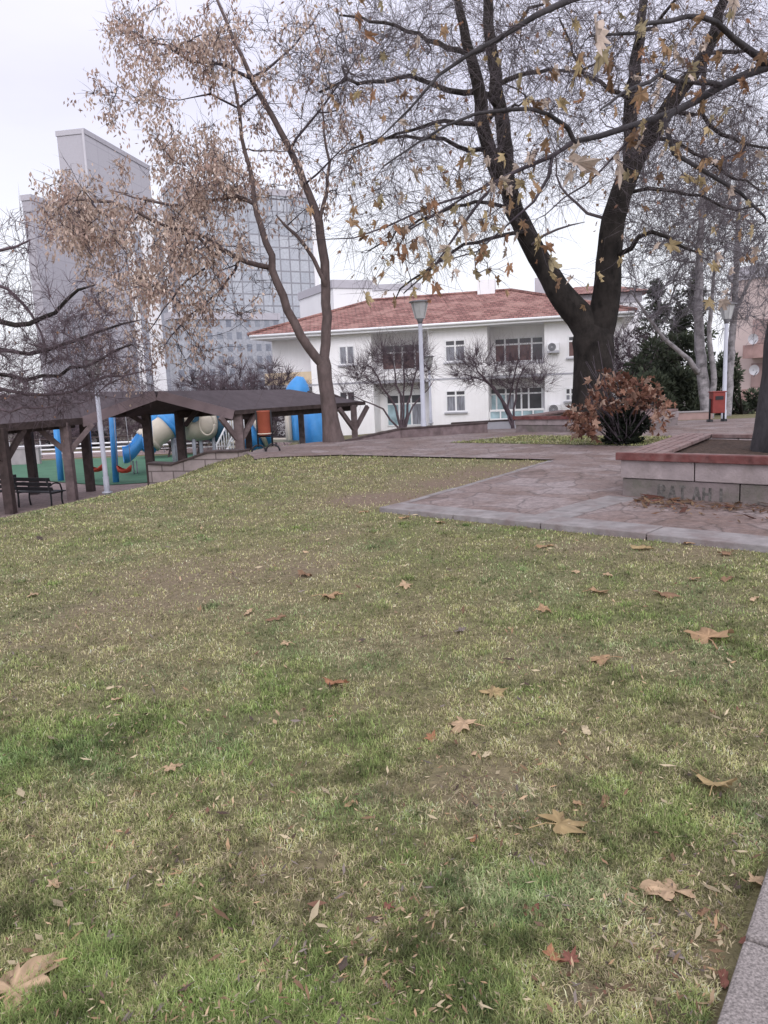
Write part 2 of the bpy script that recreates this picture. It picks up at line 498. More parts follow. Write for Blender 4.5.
def tag(o, label=None, cat=None, group=None, kind=None):
    if label: o['label'] = label
    if cat: o['category'] = cat
    if group: o['group'] = group
    if kind: o['kind'] = kind
    return o


def copy_thing(o, parent=None):
    c = o.copy(); COL.objects.link(c); c.parent = parent
    for ch in list(o.children):
        copy_thing(ch, c)
    return c


# ------------------------------------------------------------------ world: overcast daylight
def build_world():
    w = bpy.data.worlds.new('World'); SC.world = w; w.use_nodes = True
    nt = w.node_tree; N, L = nt.nodes, nt.links
    bg = N['Background']
    sky = N.new('ShaderNodeTexSky'); sky.sky_type = 'NISHITA'; sky.sun_disc = False
    sky.sun_elevation = math.radians(32); sky.sun_rotation = math.radians(172); sky.air_density = 1.2; sky.dust_density = 3.0
    tc = N.new('ShaderNodeTexCoord'); sp = N.new('ShaderNodeSeparateXYZ'); L.new(tc.outputs['Generated'], sp.inputs[0])
    cr = N.new('ShaderNodeValToRGB'); L.new(sp.outputs['Z'], cr.inputs[0])
    el = cr.color_ramp.elements
    el[0].position = 0.0; el[0].color = (.97, .97, 1.04, 1)
    el[1].position = 1.0; el[1].color = (1.35, 1.33, 1.40, 1)
    for pos, c in ((.16, (1.0, 1.02, 1.10, 1)), (.33, (.88, .87, 1.05, 1)), (.48, (.90, .89, 1.05, 1)), (.7, (1.2, 1.18, 1.27, 1))):
        e = el.new(pos); e.color = c
    mp = N.new('ShaderNodeMapping'); mp.inputs['Scale'].default_value = (1.2, 1.2, 4.0); L.new(tc.outputs['Generated'], mp.inputs['Vector'])
    nz = N.new('ShaderNodeTexNoise'); nz.inputs['Scale'].default_value = 1.6; nz.inputs['Detail'].default_value = 5; L.new(mp.outputs[0], nz.inputs['Vector'])
    mr = N.new('ShaderNodeMapRange'); mr.inputs[1].default_value = .3; mr.inputs[2].default_value = .7; mr.inputs[3].default_value = .93; mr.inputs[4].default_value = 1.10
    L.new(nz.outputs['Fac'], mr.inputs[0])
    mm = N.new('ShaderNodeMix'); mm.data_type = 'RGBA'; mm.blend_type = 'MULTIPLY'; mm.inputs[0].default_value = 1
    L.new(cr.outputs[0], mm.inputs[6]); L.new(mr.outputs[0], mm.inputs[7])
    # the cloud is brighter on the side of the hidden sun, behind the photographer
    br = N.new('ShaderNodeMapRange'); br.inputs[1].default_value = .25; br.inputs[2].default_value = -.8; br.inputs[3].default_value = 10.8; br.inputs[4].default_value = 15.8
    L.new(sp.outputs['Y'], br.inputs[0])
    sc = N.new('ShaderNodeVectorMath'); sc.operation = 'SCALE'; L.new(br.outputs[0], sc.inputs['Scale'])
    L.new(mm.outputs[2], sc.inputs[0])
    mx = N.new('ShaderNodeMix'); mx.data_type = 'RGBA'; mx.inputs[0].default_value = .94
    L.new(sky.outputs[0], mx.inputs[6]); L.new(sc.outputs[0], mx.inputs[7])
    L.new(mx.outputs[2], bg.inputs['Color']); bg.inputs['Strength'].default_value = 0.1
    su = bpy.data.objects.new('sun', bpy.data.lights.new('sun', 'SUN')); COL.objects.link(su)
    su.data.energy = 1.4; su.data.angle = math.radians(40); su.data.color = (1, .97, .93)
    e, a = math.radians(32), math.radians(172)       # from behind the photographer, a little to the right
    d = Vector((math.sin(a) * math.cos(e), math.cos(a) * math.cos(e), math.sin(e)))
    su.rotation_euler = d.to_track_quat('Z', 'Y').to_euler()
    su.location = (0, 0, 30)


build_world()
SC.view_settings.view_transform = 'Standard'
SC.view_settings.look = 'None'
SC.view_settings.exposure = 0
SC.cycles.max_bounces = 6
SC.cycles.transparent_max_bounces = 4


# ------------------------------------------------------------------ ground sheet
def poly_in(px, py, poly):
    px = np.asarray(px); py = np.asarray(py)
    ins = np.zeros(px.shape, bool)
    n = len(poly)
    for i in range(n):
        x1, y1 = poly[i]; x2, y2 = poly[(i + 1) % n]
        c = ((y1 > py) != (y2 > py)) & (px < (x2 - x1) * (py - y1) / (y2 - y1 + 1e-12) + x1)
        ins ^= c
    return ins


def grid_axis(lo, hi, step, far):
    a = list(np.arange(lo, hi + 1e-6, step))
    s = step
    while a[-1] < far:
        s *= 1.35; a.append(a[-1] + s)
    s = step
    while a[0] > -far:
        s *= 1.35; a.insert(0, a[0] - s)
    return np.array(a)


GREEN_SPOTS = [(110, 735, .8, .5), (60, 745, .6, .35), (250, 705, .5, .35), (385, 860, .45, .35), (210, 1000, .22, .45), (560, 900, .4, .08), (720, 650, .6, .35), (470, 650, .4, .3), (150, 930, .3, .3), (300, 1010, .3, .3), (640, 800, .5, .2), (690, 560, 1.0, .2), (60, 990, .3, .3)]
BARE_SPOTS = [(290, 862, .22, .9), (470, 785, .32, .7), (270, 560, 1.2, .35), (560, 740, .3, .3), (170, 590, 1.4, .35), (60, 640, 1.0, .3), (680, 660, .3, .35), (400, 690, .4, .3), (590, 985, .18, .6), (690, 950, .2, .6), (420, 640, .5, .3), (370, 498, .9, .5), (440, 484, .9, 1.2), (400, 499, .8, 1.2), (480, 474, .9, 1.1), (355, 500, .7, .7), (520, 466, .8, .9), (580, 548, .5, .5), (700, 556, .5, .5)]
GSP = [(ground(a, b), r, w) for a, b, r, w in GREEN_SPOTS]
BSP = [(ground(a, b), r, w) for a, b, r, w in BARE_SPOTS]


def greenness(x, y):
    g = .44 + .30 * (fbm(x, y, .8, 1) - .5) + .95 * (fbm(x, y, 2.6, 5) - .5) + 1.1 * (fbm(x, y, 7.5, 8) - .5) - .032 * np.clip(y - 5, 0, 8)
    for p, r, w in GSP:
        g = g + .75 * w * np.exp(-((x - p[0]) ** 2 + (y - p[1]) ** 2) / (2 * (.42 * r) ** 2))
    for p, r, w in BSP:
        g = g - w * np.exp(-((x - p[0]) ** 2 + (y - p[1]) ** 2) / (2 * (.6 * r) ** 2))
    return np.clip(g, 0, 1)


def bareness(x, y):
    b = np.clip((fbm(x, y, 1.3, 9) - .58) * 2.2, 0, .35)
    for p, r, w in BSP:
        b = b + w * .9 * np.exp(-((x - p[0]) ** 2 + (y - p[1]) ** 2) / (2 * (.5 * r) ** 2))
    return np.clip(b, 0, 1)


def build_ground():
    xs = grid_axis(-26, 26, .25, 2500)
    ys = np.array([-2500, -1200, -500, -200, -80, -30, -15, -8, -5, -3, -2, -1, -.5] + list(np.arange(0, 62, .25)))
    s = .25; l = list(ys)
    while l[-1] < 3000:
        s *= 1.35; l.append(l[-1] + s)
    ys = np.array(l)
    X, Y = np.meshgrid(xs, ys)
    Z = H(X, Y)
    V = np.stack([X, Y, Z], -1).reshape(-1, 3)
    nx, ny = len(xs), len(ys)
    i = (np.arange(ny - 1)[:, None] * nx + np.arange(nx - 1)[None, :]).ravel()
    q = np.stack([i, i + 1, i + nx + 1, i + nx], -1)
    x, y = V[:, 0], V[:, 1]
    g = greenness(x, y)[:, None]; b = bareness(x, y)[:, None]
    c = (1 - g) * np.array([.225, .195, .105]) + g * np.array([.145, .165, .065])
    c = c * (1 - .8 * b) + .8 * b * np.array([.235, .165, .135])
    far = smooth((y - 40) / 20)[:, None]
    c = c * (1 - far) + far * np.array([.13, .115, .10])
    m = mat('turf soil', (1, 1, 1), .45, 26, .95, .9, 60, attr=True)
    o = obj_np('ground', V, q, None, m, None, c, True)
    tag(o, kind='structure')


build_ground()


def drape(name, poly, m, off=.012, hfun=H, step=.5, thick=None):
    """a sheet laid over the terrain"""
    import bmesh
    bm = bmesh.new()
    bm.faces.new([bm.verts.new((p[0], p[1], 0)) for p in poly])
    xs = [p[0] for p in poly]; ys = [p[1] for p in poly]
    for ax, lo, hi in ((0, min(xs), max(xs)), (1, min(ys), max(ys))):
        k = math.ceil(lo / step) * step
        while k < hi:
            n = [0, 0, 0]; n[ax] = 1; co = [0, 0, 0]; co[ax] = k
            bmesh.ops.bisect_plane(bm, geom=bm.verts[:] + bm.edges[:] + bm.faces[:], plane_co=co, plane_no=n)
            k += step
    for v in bm.verts:
        v.co.z = float(hfun(v.co.x, v.co.y)) + off
    bmesh.ops.recalc_face_normals(bm, faces=bm.faces[:])
    if bm.faces[:] and sum(f.normal.z for f in bm.faces) < 0:
        bmesh.ops.reverse_faces(bm, faces=bm.faces[:])
    me = bpy.data.meshes.new(name); bm.to_mesh(me); bm.free()
    return finish(name, me, m, None, True)


# plan axes of the terraces: U along their fronts, N away from the photographer
T1 = ground(379, 512)[:2]
T4 = ground(554, 461)[:2]
N_ = (T4 - T1) / np.linalg.norm(T4 - T1)
U_ = ground(768, 553)[:2] - T1
U_ = U_ / np.linalg.norm(U_)
T2 = T1 + U_ * 9.0
PAVE = [tuple(T4), tuple(ground(340, 456)[:2]), tuple(ground(254, 459)[:2]), (-3.05, 18.2), (-3.4, 19.3), (-3.3, 20.1), (-3.0, 20.3), (-1.5, 21.9), (.4, 23.0), (2.2, 26.5), (5, 29), (14, 27), (22, 20), (22, 6), (14, 2), tuple(T2), tuple(T1)]
PATCH = [tuple(ground(450, 444)[:2]), tuple(ground(522, 437)[:2]), (7.2, 17.7), tuple(ground(640, 447.5)[:2])]
_c = drape('paved_path', PAVE, 'stone', .03)
tag(_c, kind='structure')
_c = drape('grass_island', PATCH, mat('island turf', (.115, .11, .055), .4, 6, .95, .8, 50), .036)
tag(_c, kind='structure')


# kerb slabs round the terrace
def slab_row(a, b, width, n, side, z0=-.05, z1=.075, gap=.012):
    a = np.asarray(a); b = np.asarray(b)
    d = (b - a); L = np.linalg.norm(d); d = d / L; nrm = np.array([-d[1], d[0]]) * side
    out = MB()
    t = 0
    l0 = L / n
    for i in range(n):
        s0, s1 = t + gap / 2, t + l0 - gap / 2
        c = a + d * (s0 + s1) / 2 + nrm * width / 2
        dz = random.uniform(-.006, .006)
        out.box((c[0], c[1], (z0 + z1) / 2 + dz), (s1 - s0, width, z1 - z0), [(d[0], d[1], 0), (nrm[0], nrm[1], 0), (0, 0, 1)])
        t += l0
    return out


k = slab_row(T1, T2, .42, 8, 1, -.05, .062)
tag(obj('terrace_kerb', k, 'slab', None, bevel=.008), kind='structure')
k = slab_row(T1 + N_ * .435, T1 + N_ * 5.6, .10, 7, -1, -.04, .038)
tag(obj('terrace_edging', k, 'slab', None, bevel=.006), kind='structure')
# grey strip of slabs running across the terrace to the planter corner
pc_ = ground(620, 498)[:2]
k = slab_row(pc_ - N_ * .05 - U_ * .15, T1 + U_ * ((pc_ - T1) @ U_ - .15) + N_ * .44, .42, 4, 1, -.04, .037)
tag(obj('terrace_strip', k, 'slab', None, bevel=.005), kind='structure')

# granite kerb in the near corner
ka, kb = ground(769, 876)[:2], ground(722, 1024)[:2]
kd = (kb - ka) / np.linalg.norm(kb - ka); kn = np.array([-kd[1], kd[0]])
if kn[0] < 0: kn = -kn
mb = MB()
t = -3.6
while t < 3:
    a = ka + kd * t; c = a + kd * .495 + kn * .2
    mb.box((c[0], c[1], -.02), (.985, .4, .16), [(kd[0], kd[1], 0), (kn[0], kn[1], 0), (0, 0, 1)])
    t += 1.0
tag(obj('granite_kerb', mb, 'kerb', None, bevel=.012), kind='structure')
KERB = [tuple(ka - kd * 5 - kn * .03), tuple(kb + kd * 5 - kn * .03), tuple(kb + kd * 5 + kn * 3), tuple(ka - kd * 5 + kn * 3)]
KPATH = [tuple(ka - kd * 3.6 + kn * .42), tuple(ka + kd * 3.4 + kn * .42), tuple(ka + kd * 3.4 + kn * 2.2), tuple(ka - kd * 3.6 + kn * 2.2)]
tag(drape('kerb_path', KPATH, 'pinkpave', .02), kind='structure')

# playground floor and path
GRN = [gpix(8, 479)[:2], (-9.4, 26.4), (-4.8, 26.9), (0, 30.5), (0, 38), (-19, 38), (-19, 31)]
GRN = [(-14.9, 30.2), (-9.6, 26.2), (-4.6, 27.0), (-.6, 31.5), (1.0, 38), (-19, 38)]
tag(drape('playground_floor', GRN, 'green', .03), kind='structure')
SHF = [(-12.5, 18.5), (-9.9, 18.5), (-8.3, 22.4), (-6.5, 23.0), (-4.4, 24.0), (-2.4, 27.4), (-.8, 29.5), (-.6, 31.4), (-4.6, 26.9), (-9.6, 26.1), (-14.9, 30.1), (-19, 37.9), (-24, 38), (-24, 24)]
tag(drape('playground_path', SHF, 'pinkpave', .02), kind='structure')
tag(drape('far_street', [(-80, 47), (-5, 47), (-5, 53), (-80, 53)], 'asphalt', .02, step=2), kind='structure')
tag(drape('far_pavement', [(-80, 39), (-5, 39), (-5, 44), (-80, 44)], 'pinkpave', .02, step=2), kind='structure')


# ------------------------------------------------------------------ grass
def build_grass():
    n = 640000
    px = rng.uniform(-150, 920, n); py = rng.uniform(455, 1075, n)
    d = _r[None] * ((px - W / 2) / F)[:, None] + _u[None] * ((HGT / 2 - py) / F)[:, None] + _f[None]
    t = -EYE / np.minimum(d[:, 2], -1e-4)
    P = d * t[:, None]
    # falling bank: extra points in plan
    m = 60000
    ex = rng.uniform(-11, 0, m); ey = rng.uniform(6, 22, m)
    x = np.concatenate([P[:, 0], ex]); y = np.concatenate([P[:, 1], ey])
    # neighbours of the island
    k = 9000
    pa = np.array(PATCH); uu, vv = rng.random(k), rng.random(k)
    bx = (pa[0] * ((1 - uu) * (1 - vv))[:, None] + pa[1] * (uu * (1 - vv))[:, None] + pa[2] * (uu * vv)[:, None] + pa[3] * ((1 - uu) * vv)[:, None])
    isl = np.zeros(len(x) + k, bool); isl[len(x):] = True
    x = np.concatenate([x, bx[:, 0]]); y = np.concatenate([y, bx[:, 1]])
    jx = rng.normal(0, .015, len(x)); x += jx
    ok = (y > .6) & (y < 21.3) & (crest_dist(x, y) < 6)
    ok &= ~poly_in(x, y, PAVE) | isl
    ok &= ~poly_in(x, y, [tuple(T1 - N_ * .0 - U_ * .02), tuple(T2), tuple(T2 + N_ * .5), tuple(T1 + N_ * .5)])
    ok &= ~poly_in(x, y, KERB) & ~poly_in(x, y, SHF)
    b = bareness(x, y)
    gap = np.clip((fbm(x, y, 11, 41) - .50) * 5.0, 0, .62) * np.clip(1.35 - np.hypot(x, y) / 9, .25, 1)
    ok &= rng.random(len(x)) > np.clip(b * .85 + gap, 0, .93)
    x, y, isl = x[ok], y[ok], isl[ok]
    # coarse tufts of longer, darker grass
    nt_ = 420
    tx, ty = rng.uniform(-3.2, 2.2, nt_), 1.5 + 7 * rng.random(nt_) ** 1.5
    keep = (np.abs(tx) < ty * .62 + .2) & (rng.random(nt_) < .15 + greenness(tx, ty)) & ~poly_in(tx, ty, KERB) & ~poly_in(tx, ty, [tuple(T1), tuple(T2), tuple(T2 + N_ * 3), tuple(T1 + N_ * 3)])
    tx, ty = tx[keep], ty[keep]
    per = rng.integers(25, 90, len(tx))
    tr_ = np.repeat(rng.uniform(.02, .065, len(tx)), per)
    fx = np.repeat(tx, per) + rng.normal(0, 1, per.sum()) * tr_; fy = np.repeat(ty, per) + rng.normal(0, 1, per.sum()) * tr_
    tuft = np.concatenate([np.zeros(len(x), bool), np.ones(len(fx), bool)])
    x = np.concatenate([x, fx]); y = np.concatenate([y, fy]); isl = np.concatenate([isl, np.zeros(len(fx), bool)])
    n = len(x)
    z = H(x, y) + np.where(isl, .03, 0)
    g = greenness(x, y)
    dist = np.hypot(x, y)
    # tufts: blades gather round clump centres near the camera
    L = rng.uniform(.012, .032, n) * (1 + .7 * np.clip(g - .45, 0, 1)) * (.8 + .5 * fbm(x, y, 3, 3))
    w = np.maximum(rng.uniform(.0016, .0034, n), dist * .00092 * rng.uniform(.6, 1.2, n))
    L = np.where(tuft, L * 1.3, L)
    L = np.maximum(L, dist * .0028 * rng.uniform(.7, 1.3, n))
    az = rng.uniform(0, 2 * math.pi, n); lean = np.abs(rng.normal(0, .85, n)) + .4
    dry = rng.random(n) < np.clip(.42 - .5 * g, .06, .40)
    dry &= ~tuft | (rng.random(n) < .1)
    lean = np.where(dry, lean + .45, lean)
    lean = np.clip(lean, .1, 1.45)
    dx, dy = np.cos(az), np.sin(az)
    sx, sy = -dy, dx
    base = np.stack([x, y, z - .004], -1)
    mid = base + np.stack([dx * np.sin(lean * .6) * L * .5, dy * np.sin(lean * .6) * L * .5, np.cos(lean * .6) * L * .5 + .004], -1)
    tip = mid + np.stack([dx * np.sin(lean * 1.15) * L * .5, dy * np.sin(lean * 1.15) * L * .5, np.cos(np.minimum(lean * 1.15, 1.6)) * L * .5], -1)
    side = np.stack([sx, sy, np.zeros(n)], -1) * (w / 2)[:, None]
    V = np.empty((n, 5, 3), np.float32)
    V[:, 0] = base - side; V[:, 1] = base + side; V[:, 2] = mid + side * .8; V[:, 3] = mid - side * .8; V[:, 4] = tip
    o = np.arange(n)[:, None] * 5
    q = o + np.array([[0, 1, 2, 3]]); t3 = o + np.array([[3, 2, 4]])
    r = rng.random(n)
    hue = np.clip(g + rng.normal(0, .22, n) + np.where(tuft, .35, 0), 0, 1)[:, None]
    c = (1 - hue) * np.array([.285, .272, .138]) + hue * np.array([.142, .195, .064])
    cool = (fbm(x, y, 1.7, 14) + rng.normal(0, .06, n) > .62)[:, None]
    c = np.where(cool, c * np.array([.86, .95, 1.08]), c)
    straw = np.array([.46, .385, .275])[None] * (.65 + .6 * r)[:, None]
    c = np.where(dry[:, None], straw, c * (.72 + .6 * r)[:, None])
    mott = np.clip(.55 + 1.5 * (fbm(x, y, 6, 51) - .5) + 1.1 * (fbm(x, y, 17, 55) - .5) + .9 * (vnoise(x, y, 42, 58) - .5) + .48, .4, 1.6)
    c = c * mott[:, None]
    c = np.clip(c * np.array([1.17, 1.18, 1.08]), 0, .7)
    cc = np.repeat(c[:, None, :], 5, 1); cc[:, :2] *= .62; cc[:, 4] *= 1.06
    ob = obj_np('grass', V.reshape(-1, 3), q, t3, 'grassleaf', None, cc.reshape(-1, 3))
    tag(ob, 'short worn lawn grass, green tufts mixed with straw', 'grass', kind='stuff')


build_grass()


# ------------------------------------------------------------------ leaves
def plane_outline():
    pol = [(-90, .10), (-70, .30), (-52, .52), (-38, .70), (-24, .56), (-10, .50), (2, .70), (12, .66), (22, .86), (30, 1.0), (37, .80), (45, .72), (53, .52), (61, .60), (68, .80), (77, .78), (84, .95), (90, 1.15)]
    full = pol + [(180 - a, r) for a, r in pol[-2:0:-1]]
    return np.array([(math.cos(math.radians(a)) * r, math.sin(math.radians(a)) * r) for a, r in full])


PL = plane_outline()
PLR = np.vstack([[0, 0], PL * .52, PL])          # centre, inner ring, outer ring
_n = len(PL)
PL_T = np.array([(0, 1 + i, 1 + (i + 1) % _n) for i in range(_n)])
PL_Q = np.array([(1 + i, 1 + _n + i, 1 + _n + (i + 1) % _n, 1 + (i + 1) % _n) for i in range(_n)])
PL_S = np.vstack([[0, 0], PL])
PL_ST = PL_T


def rot_from(nrm, spin):
    """frames (N,3,3): columns x, y, normal"""
    nrm = nrm / np.linalg.norm(nrm, axis=1)[:, None]
    ref = np.where(np.abs(nrm[:, 2:3]) < .9, np.array([[0, 0, 1.0]]), np.array([[1.0, 0, 0]]))
    x = np.cross(ref, nrm); x /= np.linalg.norm(x, axis=1)[:, None]
    y = np.cross(nrm, x)
    c, s = np.cos(spin)[:, None], np.sin(spin)[:, None]
    return np.stack([x * c + y * s, -x * s + y * c, nrm], -1)


def many_plane_leaves(P, size, nrm, tipdir, colr, curl, narrow=0):
    """flat arrays for N five-lobed leaves hanging at P; tipdir = where the tip points"""
    n = len(P)
    tipdir = tipdir / np.linalg.norm(tipdir, axis=1)[:, None]
    nrm = nrm - tipdir * np.sum(nrm * tipdir, 1)[:, None]
    nrm /= np.linalg.norm(nrm, axis=1)[:, None] + 1e-9
    x = np.cross(tipdir, nrm)
    T = PL_S
    wid = rng.uniform(.35, .95, n)[:, None]; wid[:narrow] = rng.uniform(.32, .68, (narrow, 1)); skew = rng.normal(0, .25, n)[:, None]
    jit = rng.uniform(.8, 1.18, (n, len(T)))
    lx = T[None, :, 0] * size[:, None] * wid * jit + skew * T[None, :, 1] * size[:, None]; ly = (T[None, :, 1] + .2) * size[:, None] * jit
    lz = .5 * np.abs(T[None, :, 0]) * rng.uniform(-.6, 1.1, n)[:, None] * size[:, None] + curl[:, None] * ((T[:, 0] ** 2)[None] * .9 + (T[:, 1] ** 2)[None] * .4) * size[:, None] + rng.normal(0, .10, (n, len(T))) * size[:, None]
    V = P[:, None, :] + lx[..., None] * x[:, None, :] + ly[..., None] * tipdir[:, None, :] + lz[..., None] * nrm[:, None, :]
    tr = (np.arange(n)[:, None, None] * len(T) + PL_ST[None]).reshape(-1, 3)
    c = np.repeat(colr[:, None, :], len(T), 1)
    return V.reshape(-1, 3), tr, c.reshape(-1, 3)


LEAFCOL = dict(tan=(.345, .225, .135), pale=(.43, .305, .20), olive=(.32, .235, .125), orange=(.30, .15, .085), red=(.20, .085, .065), brown=(.22, .135, .085), grey=(.20, .165, .15), straw=(.46, .38, .26))


def fallen_leaf(px, py, wpx, colr, label, tilt=.25, curl=.35, spin=None, stalk=True, lobes=True, seed=0, group=None, flat=1.0, lift=.017):
    R = np.random.default_rng(seed + int(px * 7 + py))
    p = gpix(px, py)
    on_pave = bool(poly_in(np.array([p[0]]), np.array([p[1]]), PAVE)[0])
    s = wpx / F * np.linalg.norm(p - EYEP) / 2.0
    spin = R.uniform(0, 6.28) if spin is None else math.radians(spin)
    T = PLR.copy()
    r = np.hypot(T[:, 0], T[:, 1])
    if not lobes:
        T[1:, 0] *= .55
        a = np.arctan2(T[:, 1], T[:, 0]); rr = .55 + .45 * np.abs(np.sin(a)); k_ = np.where(np.arange(len(T)) <= _n, .52, 1.0); k_[0] = 0
        T = np.stack([np.cos(a) * rr * .6 * k_, np.sin(a) * rr * k_], -1)
    T = T * (R.uniform(.82, 1.15, (len(T), 1)) * (1 + .18 * np.cos(np.arctan2(T[:, 1:2], T[:, :1]) * 2 + R.uniform(0, 6))))
    if lobes and R.random() < .6:      # a torn or missing lobe
        th0 = R.uniform(-.3, 3.4); da = np.abs((np.arctan2(T[:, 1], T[:, 0]) - th0 + math.pi) % (2 * math.pi) - math.pi)
        T = T * (1 - .5 * np.exp(-(da / .35) ** 2))[:, None]
    ph = R.uniform(0, 6.28)
    ang = np.arctan2(T[:, 1], T[:, 0])
    z = curl * .62 * (r ** 2) * (.25 + .75 * np.cos(2 * ang + ph)) + .18 * np.abs(T[:, 0]) * R.uniform(-.5, .6) - .10 * r ** 3 + .12 * r * np.sin(5 * ang + ph) + R.normal(0, .03, len(T))
    P = np.stack([T[:, 0], T[:, 1] * flat, z], -1) * s
    nr = np.array([[R.normal(0, .35) * tilt, R.normal(0, .35) * tilt - tilt * .05, 1.0]])
    Rm = rot_from(nr, np.array([spin]))[0]
    Q = P @ Rm.T
    Q[:, 2] -= np.percentile(Q[:, 2], 20)
    c0 = np.minimum(np.array(LEAFCOL[colr]) * 1.3, .62)
    c = c0[None] * R.uniform(.68, 1.12, (len(T), 1)) * (1.08 - .30 * r[:, None] ** 2)
    base = p + np.array([0, 0, lift + (.02 if on_pave else .0)])
    t = thing('fallen_leaf', label, 'fallen leaf', base, group)
    o = finish('leaf_blade', mesh_np('leaf_blade', Q, PL_Q, PL_T, c), 'leaf', t, True)
    if stalk:
        a0 = Q[1]
        out = Rm @ np.array([0, -1.0, 0]); out[2] = abs(out[2]) * .2
        pts = np.array([a0 * .3, a0 + out * s * .45 + np.array([0, 0, .01]), a0 + out * s * 1.05 - np.array([0, 0, .0])])
        mb = MB().tube(pts, np.array([.02, .016, .02]) * s, 5)
        v, q = tube_arrays(pts, np.array([.022, .018, .024]) * s, 5)
        finish('leaf_stalk', mesh_np('leaf_stalk', v, q, None, np.tile(c0 * 1.05, (len(v), 1))), 'leaf', t, True)
    return t


